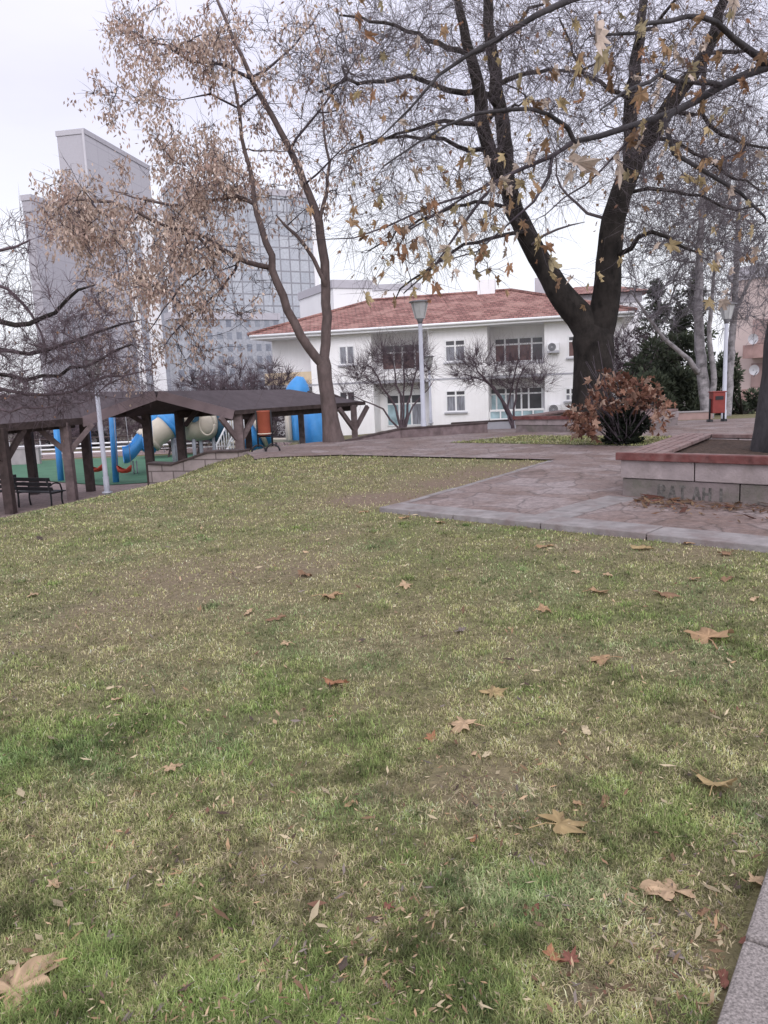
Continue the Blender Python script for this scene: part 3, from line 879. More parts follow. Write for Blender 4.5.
LV = [
    (708, 641, 54, 'tan', 'large tan leaf arched off the grass with one reddish folded lobe', .55, .5, 80, True),
    (464, 729, 35, 'pale', 'pale tan plane leaf with pointed lobes beside small orange scraps', .3, .25, 160, True),
    (492, 697, 31, 'olive', 'olive brown plane leaf curled upward in the middle of the lawn', .5, .6, 20, False),
    (560, 829, 50, 'olive', 'yellowish brown fan shaped plane leaf with its stalk pointing down the lawn', .35, .3, 10, True),
    (714, 791, 48, 'olive', 'big curled olive tan plane leaf with long stalk near the granite kerb', .55, .75, 60, True),
    (673, 899, 50, 'pale', 'smooth pale tan plane leaf lying flat nearest the granite kerb', .25, .25, 100, False),
    (604, 663, 30, 'tan', 'tan plane leaf lying flat below the arched large leaf', .25, .25, 170, True),
    (543, 612, 22, 'tan', 'tan leaf in the grass straight below the terrace strip', .3, .3, 30, True),
    (596, 594, 24, 'tan', 'bright tan leaf with raised point below the terrace kerb', .4, .4, 10, True),
    (575, 574, 12, 'pale', 'small pale leaf above the raised tan leaf by the terrace', .3, .4, 50, False),
    (608, 577, 13, 'pale', 'small curled pale leaf beside the raised tan leaf by the terrace', .4, .5, 120, False),
    (662, 597, 26, 'brown', 'dark brown curled leaf with a pale edge below the terrace', .4, .5, 20, False),
    (645, 550, 26, 'olive', 'flat olive tan leaf against the terrace kerb edge', .15, .2, 90, False),
    (405, 588, 21, 'pale', 'pale leaf with jagged lobes below the terrace corner', .3, .3, 40, True),
    (328, 598, 28, 'tan', 'broad tan brown leaf with spread lobes in mid lawn', .3, .3, 10, True),
    (305, 577, 24, 'brown', 'brown leaf above the broad spread leaf in mid lawn', .3, .3, 70, True),
    (276, 621, 17, 'brown', 'rust brown leaf lying flat beside a pale one in mid lawn', .2, .3, 10, False),
    (248, 615, 13, 'pale', 'pale pinkish leaf beside the rust brown leaf', .3, .3, 60, False),
    (287, 646, 18, 'pale', 'pale tan leaf with dark ground just below it', .3, .3, 150, True),
    (336, 687, 28, 'orange', 'orange brown elongated leaf in the centre of the lawn', .25, .4, 80, False),
    (170, 772, 23, 'pale', 'pinkish tan folded leaf below the dark green strip of grass', .45, .5, 30, True),
    (116, 703, 14, 'pale', 'pale leaf just below another at the top of the green strip', .3, .4, 100, False),
    (114, 691, 12, 'straw', 'straw coloured leaf just above another at the green strip', .3, .4, 40, False),
    (14, 998, 74, 'pale', 'largest pale tan plane leaf, cut by the picture edge, deep jagged lobes', .25, .22, 60, True),
    (530, 918, 24, 'red', 'dull red brown leaf lying on bare soil', .2, .3, 100, False),
    (552, 962, 22, 'orange', 'orange brown pointed leaf scrap beside a red rolled one', .4, .5, 20, False),
    (571, 966, 20, 'red', 'red rolled leaf scrap beside an orange one', .6, .9, 120, False),
    (432, 742, 15, 'orange', 'small orange scrap beside the pale leaf with pointed lobes', .4, .5, 10, False),
    (474, 757, 11, 'pale', 'small pale scrap just under the pale leaf with pointed lobes', .4, .4, 70, False),
    (474, 843, 13, 'orange', 'small orange scrap in bright green grass', .4, .4, 60, False),
    (388, 912, 13, 'red', 'small rust scrap in the long green tufts', .4, .4, 60, False),
    (430, 919, 14, 'pale', 'small pale leaf below the long green tufts', .3, .3, 10, False),
    (586, 734, 18, 'straw', 'narrow straw leaf lying across the middle lawn', .2, .3, 80, False),
    (692, 581, 14, 'tan', 'tan leaf standing on edge below the terrace', .5, .6, 0, False),
    (727, 581, 15, 'brown', 'dark brown leaf beside the tan leaf standing on edge', .3, .5, 30, False),
    (754, 601, 13, 'pale', 'pale round leaf near the picture edge below the terrace', .3, .4, 45, False),
    (756, 887, 20, 'pale', 'pale crumpled leaf touching the granite kerb', .5, .6, 45, False),
    (748, 944, 15, 'red', 'rust red leaf leaning on the granite kerb', .5, .5, 20, False),
    (724, 985, 16, 'red', 'dark red leaf lying beside the granite kerb', .4, .5, 70, False),
    (676, 962, 17, 'grey', 'greyish brown oval leaf near the granite kerb', .2, .3, 100, False),
    (703, 917, 13, 'brown', 'brown oval scrap next to the smooth pale leaf', .3, .3, 40, False),
    (104, 947, 24, 'grey', 'grey brown twisted leaf in green grass', .5, .7, 10, False),
    (54, 889, 18, 'pale', 'pale tan leaf flat on thin grass above the grey twisted one', .2, .3, 90, False),
    (350, 808, 13, 'tan', 'small tan leaf above the bare patch', .3, .4, 50, False),
    (33, 597, 14, 'pale', 'pale sliver of leaf on the upper lawn near the bench side', .2, .4, 80, False),
    (441, 524, 14, 'pale', 'pale bright leaf lying under the terrace kerb', .3, .4, 90, True),
    (404, 519, 13, 'tan', 'brown tan leaf at the terrace corner', .3, .4, 20, False),
    (364, 513, 11, 'tan', 'tan leaf just outside the terrace corner', .3, .4, 20, False),
    (487, 449, 0, 'pale', '', 0, 0, 0, False),
    (460, 633, 16, 'grey', 'bluish grey shrivelled leaf in mid lawn', .3, .6, 60, False),
    (605, 806, 16, 'brown', 'brown curled leaf below the big curled olive leaf', .4, .6, 60, False),
    (578, 809, 15, 'tan', 'tan pointed leaf above the fan shaped leaf', .3, .4, 70, False),
    (727, 556, 20, 'brown', 'brown leaf pressed against the terrace kerb in the grass', .2, .3, 80, False),
    (545, 548, 16, 'tan', 'tan leaf under the joint of the terrace kerb', .2, .4, 20, True),
    (690, 545, 16, 'tan', 'tan leaf on the slabs of the terrace edge', .2, .3, 90, False),
    (487, 758, 14, 'straw', 'straw scrap below the pale leaf with pointed lobes', .2, .4, 60, False),
    (300, 603, 0, '', '', 0, 0, 0, False),
]
for i, (px, py, w_, c_, lab, tl, cu, sp_, st) in enumerate(LV):
    if w_:
        fallen_leaf(px, py, w_ * 1.06, c_, lab, tl, cu, sp_, st, lobes=w_ >= 20 or i % 3 == 0, seed=i, group='fallen plane leaves on the lawn')


def litter():
    """crumbs of leaf and dead grass that nobody could count"""
    def chips(n, x, y, z, s, cols, lift, tl=.45, wide=1.0):
        s = s * np.exp(rng.normal(-.15, .5, n))
        nr = np.stack([rng.normal(0, tl, n), rng.normal(-.1, tl, n), np.ones(n)], -1)
        Rm = rot_from(nr, rng.uniform(0, 6.28, n))
        T = np.array([(-.12, -1, .1), (.22, -.2, 0), (.08, 1.1, .15), (-.24, .25, .12)]) * np.array([wide, 1, 1])
        V = np.stack([x, y, z + lift], -1)[:, None, :] + np.einsum('nij,kj->nki', Rm, T) * s[:, None, None]
        q = np.arange(n)[:, None] * 4 + np.array([[0, 1, 2, 3]])
        c = np.repeat(cols[:, None, :], 4, 1)
        return V.reshape(-1, 3), q, c.reshape(-1, 3)
    n = 20000
    px = rng.uniform(-100, 880, n); py = 470 + 590 * rng.random(n) ** .8
    d = _r[None] * ((px - W / 2) / F)[:, None] + _u[None] * ((HGT / 2 - py) / F)[:, None] + _f[None]
    P = d * (-EYE / np.minimum(d[:, 2], -1e-4))[:, None]
    x, y = P[:, 0], P[:, 1]
    ok = (y < 16) & (crest_dist(x, y) < 3) & ~poly_in(x, y, PAVE) & ~poly_in(x, y, KERB) & (rng.random(n) < .12 + .8 * bareness(x, y) + 1.6 * (fbm(x, y, 2.6, 20) - .42))
    x, y = x[ok], y[ok]; n = len(x)
    pal = np.array([LEAFCOL['straw'], LEAFCOL['pale'], LEAFCOL['brown'], LEAFCOL['grey'], LEAFCOL['straw'], LEAFCOL['tan'], (.09, .06, .05)])
    cols = pal[rng.integers(0, 7, n)] * rng.uniform(.6, 1.45, (n, 1))
    dist = np.hypot(x, y)
    V, q, c = chips(n, x, y, H(x, y), np.clip(.007 + .0011 * dist, .007, .02), cols, rng.uniform(.012, .034, n))
    o = obj_np('leaf_litter', V, q, None, 'leaf', None, c)
    tag(o, 'crumbled dry leaf and dead grass scattered through the lawn', 'leaf litter', kind='stuff')
    n = 1700
    px = rng.uniform(-100, 880, n); py = 480 + 570 * rng.random(n) ** .85
    d = _r[None] * ((px - W / 2) / F)[:, None] + _u[None] * ((HGT / 2 - py) / F)[:, None] + _f[None]
    P = d * (-EYE / np.minimum(d[:, 2], -1e-4))[:, None]
    x, y = P[:, 0], P[:, 1]
    ok = (y < 12) & (crest_dist(x, y) < 2) & ~poly_in(x, y, PAVE) & ~poly_in(x, y, KERB) & (rng.random(n) < .15 + 1.2 * bareness(x, y) + 1.8 * (fbm(x, y, 1.9, 61) - .42))
    ok &= ~poly_in(x, y, [tuple(T1), tuple(T2), tuple(T2 + N_ * 3), tuple(T1 + N_ * 3)])
    x, y = x[ok], y[ok]; n = len(x)
    pal = np.array([LEAFCOL['brown'], (.13, .085, .06), LEAFCOL['pale'], (.19, .10, .07), LEAFCOL['brown'], (.10, .075, .065), LEAFCOL['straw']])
    V3, q3, c3 = chips(n, x, y, H(x, y), np.clip(.0075 + .0011 * np.hypot(x, y), .009, .02), pal[rng.integers(0, 7, n)] * rng.uniform(.6, 1.2, (n, 1)), rng.uniform(.008, .022, n), .3, 1.8)
    o = obj_np('leaf_scraps', V3, q3, None, 'leaf', None, c3)
    tag(o, 'broken brown scraps of plane leaf caught in the turf', 'leaf litter', kind='stuff')
    # wet brown drift of leaves at the foot of the planter
    n = 1900
    u = rng.uniform(.3, 4.2, n); v = -np.abs(rng.normal(0, .38, n)) - .03
    p0 = ground(620, 498)[:2]
    x = p0[0] + U_[0] * u + N_[0] * v; y = p0[1] + U_[1] * u + N_[1] * v
    keep = rng.random(n) < np.clip(fbm(x, y, 1.6, 31) * 2.2 - .5, 0, 1)
    x, y = x[keep], y[keep]; n = len(x)
    pal = np.array([LEAFCOL['brown'], LEAFCOL['red'], LEAFCOL['orange'], LEAFCOL['tan'], LEAFCOL['brown'], (.12, .07, .05)])
    cols = pal[rng.integers(0, 6, n)] * rng.uniform(.4, .8, (n, 1))
    V, q, c = chips(n, x, y, np.full(n, .036), np.full(n, .042), cols, rng.uniform(.004, .016, n), .16)
    o = obj_np('leaf_drift', V, q, None, 'leaf', None, c)
    tag(o, 'brown drift of wet leaves along the foot of the near planter', 'leaf litter', kind='stuff')


litter()


# ------------------------------------------------------------------ planters
def planter(corner, su, sn, zb, h, capw, name_lab, cat_, big):
    """square stone planter with a wooden seat on its rim; corner = front corner nearest, su, sn its sides"""
    P = lambda u, n: np.array([corner[0] + U_[0] * u + N_[0] * n, corner[1] + U_[1] * u + N_[1] * n])
    ax = [(U_[0], U_[1], 0), (N_[0], N_[1], 0), (0, 0, 1)]
    c = P(su / 2, sn / 2)
    t = thing('tree_planter', name_lab, 'planter', (c[0], c[1], zb))
    wt = .28
    ch = h - .07
    hh = ch / 2
    def course(z0, z1, joints_u, joints_n, inset):
        for (lst, along) in ((joints_u, 'u'), (joints_n, 'n')):
            for a, b in zip(lst[:-1], lst[1:]):
                for side in (0, 1):
                    if along == 'u':
                        cc = P((a + b) / 2, wt / 2 + inset if side == 0 else sn - wt / 2 - inset); size = (b - a - .012, wt, z1 - z0 - .008)
                    else:
                        cc = P(wt / 2 + inset if side == 0 else su - wt / 2 - inset, (a + b) / 2); size = (wt, b - a - .012, z1 - z0 - .008)
                    yield MB().box((cc[0], cc[1], (z0 + z1) / 2), size, ax)
    a1 = [0, su * .27, su * .62, su]; a2 = [.02, su * .42, su * .78, su - .02]
    b1 = [wt + .02, sn * .45, sn - wt - .02]; b2 = [wt + .02, sn * .6, sn - wt - .02]
    for mbx in course(zb + hh, zb + ch, a1, b1, 0):
        obj('stone_block', mbx, 'planter', t, bevel=.008 if big else 0)
    for mbx in course(zb - .12, zb + hh, a2, b2, .02):
        obj('stone_block', mbx, 'planter2', t, bevel=.008 if big else 0)
    # wooden rim
    zc = zb + h - .035
    mb = MB()
    o_ = .05
    cc = P(su / 2, -o_ + .03); mb.box((cc[0], cc[1], zc - .012), (su + 2 * o_, .06, .095), ax)
    obj('seat_front_board', mb, 'redpaint', t, bevel=.008 if big else 0)
    nsl = 4
    sw = capw / nsl
    for i in range(nsl):
        off = .02 + sw * (i + .5)
        mb = MB()
        cc = P(off, sn / 2 + .03); mb.box((cc[0], cc[1], zc), (sw - .02, sn - .06, .05), ax)
        obj('seat_slat', mb, 'slat', t, bevel=.006 if big else 0)
        mb = MB()
        cc = P(su - off, sn / 2 + .03); mb.box((cc[0], cc[1], zc), (sw - .02, sn - .06, .05), ax)
        obj('seat_slat', mb, 'slat', t)
    for i in range(2):
        mb = MB()
        cc = P(su / 2, .06 + .08 * i); mb.box((cc[0], cc[1], zc + .004), (su - 2 * capw - .06, .07, .05), ax)
        obj('seat_slat', mb, 'redpaint' if i == 0 else 'slat', t)
        cc = P(su / 2, sn - .08 - .12 * i); mb = MB().box((cc[0], cc[1], zc), (su - 2 * capw - .06, .1, .05), ax)
        obj('seat_slat', mb, 'slat', t)
    # soil: bumpy top
    mb = MB()
    K = 14
    vs, fs = [], []
    for i in range(K + 1):
        for j in range(K + 1):
            q = P(wt * .9 + (su - 1.8 * wt) * i / K, wt * .4 + (sn - 1.2 * wt) * j / K)
            vs.append((q[0], q[1], zb + h - .11 + .06 * fbm(q[0], q[1], 1.5, 3)))
    for i in range(K):
        for j in range(K):
            a = i * (K + 1) + j; fs.append((a, a + K + 1, a + K + 2, a + 1))
    mb.add(vs, fs)
    obj('soil_fill', mb, 'soil', t, smooth_=True)
    return t, P


NP0 = ground(620, 498)[:2]
npl, NP = planter(NP0, 3.4, 3.3, 0.0, .58, .5, 'stone planter with red front board and black sprayed letters, beside the terrace', 'planter', True)
BP0 = ground(515, 432.5)[:2]
bpl, BP = planter(BP0, 3.9, 3.6, .03, .44, .5, 'stone planter with reddish rim around the forked dark trunk', 'planter', False)

# sprayed letters on the lower course, built stroke by stroke on the face
STROKES = {'R': [((0, 0), (0, 1)), ((0, 1), (.55, .9)), ((.55, .9), (.5, .55)), ((.5, .55), (0, .5)), ((.15, .5), (.6, 0))],
           'A': [((0, 0), (.3, 1)), ((.3, 1), (.6, 0)), ((.1, .38), (.5, .38))], 'T': [((.3, 0), (.3, 1)), ((.02, .97), (.6, .97))],
           'H': [((0, 0), (0, 1)), ((.55, 0), (.55, 1)), ((0, .5), (.55, .5))], 'I': [((.2, 0), (.2, 1))]}
u0 = 0.0
pA = ground(657, 501); uA = (pA[:2] - NP0) @ U_
gz0, gh = .035, .155
mb = MB()
cur = uA
for ch, adv in (('R', .13), ('A', .12), ('T', .17), ('A', .12), ('H', .17), ('I', .1)):
    for a, b in STROKES[ch]:
        A = NP(cur + a[0] * .13, .0185); B = NP(cur + b[0] * .13, .0185)
        mb.beam((A[0], A[1], gz0 + a[1] * gh), (B[0], B[1], gz0 + b[1] * gh),   .004, .03, up=(N_[0] * .001 + U_[0] * .7, U_[1] * .7, .7))
    cur += adv
obj('sprayed_lettering', mb, 'graffiti', npl)


# low walls of the house garden
def low_wall(pts, th, zt, name, lab, m='timberlight', zb=-1.0, capm=None, cat_='wall'):
    pts = [np.asarray(p, float) for p in pts]
    c = sum(pts) / len(pts)
    t = thing(name, lab, cat_, (c[0], c[1], float(H(c[0], c[1]))))
    mb = MB(); mc = MB()
    for i, (a, b) in enumerate(zip(pts[:-1], pts[1:])):
        d = (b - a); L = np.linalg.norm(d); d /= L; n = np.array([-d[1], d[0]])
        z1a, z1b = zt[i], zt[i + 1]
        q = [a - n * th / 2, b - n * th / 2, b + n * th / 2, a + n * th / 2]
        mb.prism(q, [zb] * 4, [z1a, z1b, z1b, z1a])
        w2 = th * .68
        q = [a - n * w2 - d * .01, b - n * w2 + d * .01, b + n * w2 + d * .01, a + n * w2 - d * .01]
        mc.prism(q, [z1a + .002, z1b + .002, z1b + .002, z1a + .002], [z1a + .055, z1b + .055, z1b + .055, z1a + .055])
    obj('wall_body', mb, m, t)
    obj('wall_coping', mc, capm or m, t, bevel=.01)
    return t


lw = [at(345, 441, 21.4), at(400, 435, 21.9), at(486, 428, 23.6)]
low_wall([p[:2] for p in lw], .14, [.0, .24, .21], 'garden_edge_wall', 'low brown edging wall at the end of the path below the white house', 'timberlight', capm='timber')
lw = [at(452, 426, 28), at(516, 421, 27)]
low_wall([p[:2] for p in lw], .15, [float(at(452, 424, 28)[2]), float(at(516, 420.5, 27)[2])], 'garden_kerb_wall', 'dark low kerb wall in front of the house door glazing', 'greytrim', capm='timber')
lw = [at(640, 419, 30), at(712, 416, 29.5)]
low_wall([p[:2] for p in lw], .2, [-.05, -.05], 'pink_low_wall', 'long low pinkish wall behind the red bin', mat('pink wall paint', (.33, .23, .22), .15, 3, .85), zb=-1.2, capm='wallgrey')
# stone wall between lawn bank and shelter
w1, w2, w3, w4 = at(151, 464, 20.2), at(175, 465, 20.0), at(211, 452.5, 19.6), at(246, 451.5, 19.2)
STW = brick_mat('squared stone', (.30, .25, .25), (.25, .21, .21), (.13, .105, .105), .62, .3, .018, ('X', 'Z'), .85, .25)
low_wall([p[:2] for p in (w1, w2, w3, w4)], .3, [w1[2], w2[2], w3[2], w4[2]], 'stone_seat_wall', 'squared stone wall with dark stepped coping under the shelter posts', STW, zb=-1.8, capm='timber')


# ------------------------------------------------------------------ street lamps
def make_lamp(hgt, s=1.0):
    t = thing('street_lamp', 'x', 'street lamp')
    mb = MB().tube([(0, 0, -.3), (0, 0, hgt * .12), (0, 0, hgt * .121), (0, 0, hgt - .62)], np.array([.085, .085, .07, .058]) * s, 14)
    mb.tube([(0, 0, -.02), (0, 0, .025)], .15 * s, 14)
    obj('pole', mb, 'lamp_pole', t, True, local=True)
    mb = MB().tube([(0, 0, hgt - .64), (0, 0, hgt - .55), (0, 0, hgt - .5)], np.array([.06, .085, .11]) * s, 14)
    obj('lamp_neck', mb, 'lamp_dark', t, True, local=True)
    mb = MB().tube([(0, 0, hgt - .5), (0, 0, hgt - .05)], np.array([.13, .235]) * s, 8)
    for k in range(8):
        a = k * math.pi / 4
        mb.beam((math.cos(a) * .132 * s, math.sin(a) * .132 * s, hgt - .5), (math.cos(a) * .24 * s, math.sin(a) * .24 * s, hgt - .05), .018, .018)
    obj('lamp_shade', mb, 'lamp_glass', t, False, local=True)
    mb = MB().tube([(0, 0, hgt - .05), (0, 0, hgt - .02), (0, 0, hgt)], np.array([.30, .30, .2]) * s, 16)
    obj('lamp_cap', mb, 'lamp_dark', t, False, local=True)
    return t


lamp = make_lamp(3.87)
p = ground(424, 436)
lamp.location = (p[0], p[1], float(H(p[0], p[1])))
lamp['label'] = 'tall white park lamp standing on the path before the white house'
lamp['group'] = 'park lamps'
l2 = copy_thing(lamp); p = at(723.5, 424, 25.3); l2.location = (p[0], p[1], p[2])
l2['label'] = 'white park lamp beside the small red bin and pale trunks'
l3 = copy_thing(lamp); p = at(107, 489, 22.4); l3.location = (p[0], p[1], p[2] - .1)
l3['label'] = 'white park lamp at the foot of the lawn bank in front of the timber shelter'
l4 = make_lamp(3.0, .8); p = at(431, 423, 35); l4.location = (p[0], p[1], p[2])
l4['label'] = 'shorter garden lamp half hidden behind the tall lamp by the house'; l4['group'] = 'park lamps'


# ------------------------------------------------------------------ bins
def make_bin(loc, body_m, lab, hole, sc=1.0, arch=True):
    t = thing('litter_bin', lab, 'litter bin', loc)
    S = lambda *a: tuple(x * sc for x in a)
    for s in (-1, 1):
        mb = MB().tube([S(s * .175, 0, .12), S(s * .175, 0, 1.0 if arch else .62)], .024 * sc, 8)
        if arch:
            pts = [S(s * .175 + .17 * math.cos(a), 0, .16 * math.sin(a) + .0) for a in np.linspace(math.pi, 0, 13)]
            mb.tube(pts, .022 * sc, 8)
        else:
            mb.box(S(s * .175, -.01, .06), S(.09, .16, .12))
        obj('post', mb, 'black', t, local=True, smooth_=True)
    mb = MB()
    n = 20
    if hole:
        mb.box(S(0, 0, .52), S(.31, .24, .5))
        obj('bin_body', mb, body_m, t, local=True, bevel=.02)
        obj('bin_opening', MB().box(S(0, -.12, .64), S(.19, .03, .09)), 'black', t, local=True)
        obj('bin_rim', MB().box(S(0, 0, .785), S(.34, .27, .03)), body_m, t, local=True, bevel=.01)
    else:
        vs, fs = [], []
        prof = [(.150, .40), (.158, .42), (.160, .96), (.168, .97), (.168, 1.0), (.150, 1.0), (.145, .45)]
        for r_, z_ in prof:
            for k in range(n):
                a = 2 * math.pi * k / n
                vs.append(S(r_ * math.cos(a), r_ * math.sin(a), z_))
        for i in range(len(prof) - 1):
            for k in range(n):
                fs.append((i * n + k, i * n + (k + 1) % n, (i + 1) * n + (k + 1) % n, (i + 1) * n + k))
        fs.append(tuple(range(n - 1, -1, -1)))
        mb.add(vs, fs)
        obj('bin_body', mb, body_m, t, local=True, smooth_=True)
        obj('bin_rim', MB().tube([S(.163 * math.cos(a), .163 * math.sin(a), .44) for a in np.linspace(0, 2 * math.pi, 25)], .014 * sc, 6), 'cream', t, local=True, smooth_=True)
        obj('crossbar', MB().tube([S(-.175, 0, .37), S(.175, 0, .37)], .02 * sc, 8), 'black', t, local=True)
    return t


p = ground(266, 452.5)
make_bin((p[0], p[1], .03), 'orange', 'orange red cylinder litter bin on black posts with arched feet beside the leaning tree', False)
p = at(716.5, 424, 24.2)
make_bin((p[0], p[1], p[2]), 'redbin', 'small red box bin with dark slot on two posts beside the lamp', True, 1.28, False)


# ------------------------------------------------------------------ white house
HA = at(253, 338, 49.2)[:2]; HB = at(575, 318, 44.0)[:2]
hu = (HB - HA) / np.linalg.norm(HB - HA); hv = np.array([-hu[1], hu[0]])
HROT = math.atan2(hu[1], hu[0])
HZ = -1.1


def fac(px, py):
    """facade coordinates (along, height over house floor) of a pixel"""
    d = ray(px, py)
    n = np.array([hv[0], hv[1]])
    t = ((HA - EYEP[:2]) @ n) / (d[:2] @ n)
    p = EYEP + d * t
    return (p[:2] - HA) @ hu, p[2] - HZ


def build_house():
    t = thing('white_house', 'white two storey house with red tiled hip roof behind bare shrubs', 'house', (HA[0], HA[1], HZ), None, HROT)
    L = fac(622, 350)[0]; D = 11.0
    ez = fac(420, 330)[1]
    z_f1 = fac(455, 375)[1]                      # upper floor level
    u = lambda px, py=350: fac(px, py)[0]
    segs = [(0.6, u(310), 1.5, 1.5), (u(310), u(371.5), 0, 0), (u(371.5), u(428), 1.5, 1.5), (u(428), u(487.5), 0, 0), (u(487.5), u(544.5), 1.5, 1.5), (u(544.5), L, 0, 0)]
    mb = MB()
    for a, b, v0, _ in segs:
        mb.span(a, b, v0, D, -.9, ez)
    obj('wall', mb, 'white', t, local=True)
    # floor slabs and parapets of the balconies
    for (a, b, v0, _), m in zip(segs, ('parapet', None, 'white', None, 'white', None)):
        if m:
            obj('balcony_slab', MB().span(a + .002, b - .002, .06, v0 - .002, z_f1 - .32, z_f1 - .12), 'greytrim', t, local=True)
            obj('balcony_parapet', MB().span(a + .003, b - .003, .03, .17, z_f1 - .12, z_f1 + (.62 if m == 'parapet' else .42)), m, t, local=True)
    # eave box and gutter
    obj('eave', MB().span(.1, L + .6, -.62, D + .6, ez + .001, ez + .2), 'whitetrim', t, local=True)
    obj('gutter', MB().tube([(.1, -.69, ez + .2), (L + .6, -.69, ez + .2)], .085, 8), 'whitetrim', t, local=True, smooth_=True)
    # hip roof
    e0, e1, f0, f1 = -.02, L + .7, -.72, D + .72
    zr = 2.25
    r0, r1 = 6.4, L - 6.6
    vm = (f0 + f1) / 2
    zb = ez + .22
    rf = MB()
    vs = [(e0, f0, zb), (e1, f0, zb), (e1, f1, zb), (e0, f1, zb), (r0, vm, zb + zr), (r1, vm, zb + zr), (e0, f0, zb + .07), (e1, f0, zb + .07), (e1, f1, zb + .07), (e0, f1, zb + .07)]
    rf.add(vs, [(6, 7, 5, 4), (7, 8, 5), (8, 9, 4, 5), (9, 6, 4), (0, 1, 7, 6), (1, 2, 8, 7), (2, 3, 9, 8), (3, 0, 6, 9), (3, 2, 1, 0)])
    roof = obj('roof', rf, 'tile', t, local=True)
    rg = MB()
    for a, b in (((e0, f0, zb + .1), (r0, vm, zb + zr + .03)), ((r0, vm, zb + zr + .03), (r1, vm, zb + zr + .03)), ((e1, f0, zb + .1), (r1, vm, zb + zr + .03))):
        rg.tube([a, b], .11, 8)
    obj('ridge_tiles', rg, 'tile', roof, local=True, smooth_=True)
    def back(px, v):
        d_ = ray(px, 300)[:2]; k = ((HA - EYEP[:2]) @ hv + v) / (d_ @ hv)
        return (EYEP[:2] + d_ * k - HA) @ hu
    for cx, cv, w_, h_ in ((back(487, 5.5), 5.5, 1.1, .75), (back(541, 5.0), 5.0, .7, .55)):
        c = obj('chimney', MB().span(cx - w_ / 2, cx + w_ / 2, cv - .4, cv + .4, zb + zr - 1.0, zb + zr + h_), 'whitetrim' if w_ > 1 else 'concrete2', roof, local=True)
    # windows: frame > pane
    def window(x0, y0, x1, y1, mull=(), trans=None, v=0.0, pm='pane', sill=True):
        k = 1.0
        a0, b1 = fac(x0, y0); a1, b0 = fac(x1, y1)
        b0, b1 = fac((x0 + x1) / 2, y1)[1], fac((x0 + x1) / 2, y0)[1]
        if v > 0:   # set back wall: lengthen to keep the size in the opening
            dp = np.hypot(*(HA + hu * (a0 + a1) / 2)); s = 1 + v / dp
            eye = EYE - HZ
            b0, b1 = eye + (b0 - eye) * s, eye + (b1 - eye) * s
            sh = v * np.dot(ray((x0 + x1) / 2, y0)[:2], hu) / np.dot(ray((x0 + x1) / 2, y0)[:2], hv)
            c = (a0 + a1) / 2 + sh; hw = (a1 - a0) / 2 * s
            a0, a1 = c - hw, c + hw
        th = .085
        fr = MB()
        vv0, vv1 = v - .05, v - .003
        fr.span(a0, a1, vv0, vv1, b0, b0 + th).span(a0, a1, vv0, vv1, b1 - th, b1)
        fr.span(a0, a0 + th, vv0 + .002, vv1, b0 + th, b1 - th).span(a1 - th, a1, vv0 + .002, vv1, b0 + th, b1 - th)
        for mpos in mull:
            c = a0 + (a1 - a0) * mpos
            fr.span(c - .05, c + .05, vv0 + .004, vv1, b0 + th, b1 - th)
        if trans:
            c = b0 + (b1 - b0) * trans
            fr.span(a0 + th, a1 - th, vv0 + .006, vv1, c - .045, c + .045)
        f = obj('window', fr, 'frame', t, local=True)
        edges = [0] + list(mull) + [1]
        pms = pm if isinstance(pm, (list, tuple)) else [pm] * (len(edges) - 1)
        for i_, (p0, p1) in enumerate(zip(edges[:-1], edges[1:])):
            zs = [b0 + th * .5, b1 - th * .5] if not trans else [b0 + th * .5, b0 + (b1 - b0) * trans, b1 - th * .5]
            for j in range(len(zs) - 1):
                obj('pane', MB().span(a0 + (a1 - a0) * p0 + .03, a0 + (a1 - a0) * p1 - .03, v - .022, v - .002, zs[j] + .02, zs[j + 1] - .02), 'pane' if j == 1 else pms[i_], f, local=True)
        if sill:
            obj('sill', MB().span(a0 - .08, a1 + .08, v - .14, v - .004, b0 - .09, b0 - .004), 'greytrim', f, local=True)
        return f
    window(338.5, 345.5, 355.5, 365, (.5,), None, 0, 'panecurt')
    window(444.5, 339.5, 466, 362, (.5,), .72, 0, 'panecurt')
    window(567.5, 335.5, 578, 357.5, (.8,), .75, 0, 'panered')
    window(339, 391, 356, 402, (.5,), None, 0, 'pane')
    window(445.5, 390, 466.5, 412, (.5,), .75, 0, 'panecurt')
    window(565, 387.5, 576, 401, (.5,), .5, 0, 'panecurt')
    window(381, 344, 424, 370, (.3, .5, .8), .68, 1.5, ['panered', 'panered', 'panered', 'panered'], False)
    window(494, 337, 544, 362, (.22, .50, .76), .72, 1.5, ['panered', 'panered', 'panered', 'pane'], False)
    window(386, 394, 424, 426, (.35, .68), .7, 1.5, ['paneteal', 'paneteal', 'panecurt'], False)
    window(487, 387, 543, 417, (.17, .34, .5, .62, .75), .78, 1.5, ['paneteal', 'paneteal', 'panecurt', 'pane', 'pane', 'pane'], False)
    # glazed ground-floor balustrade under the big opening
    a0, a1 = u(487.5) + .05, u(544.5) - .05
    b0, b1 = fac(515, 418)[1], fac(515, 409)[1]
    fr = MB().span(a0, a1, .05, .12, b1 - .12, b1).span(a0, a1, .05, .12, -.3, b0)
    for k in range(6):
        c = a0 + (a1 - a0) * k / 5
        fr.span(c - .04, c + .04, .052, .118, b0, b1 - .12)
    f = obj('balustrade', fr, 'frame', t, local=True)
    obj('balustrade_glass', MB().span(a0 + .02, a1 - .02, .075, .09, b0, b1 - .13), 'paneteal', f, local=True)
    # downpipe, string course
    x = u(429.5)
    obj('downpipe', MB().tube([(x, -.5, ez + .12), (x, -.08, ez - .35), (x, -.08, -.6)], .055, 8), 'whitetrim', t, local=True)
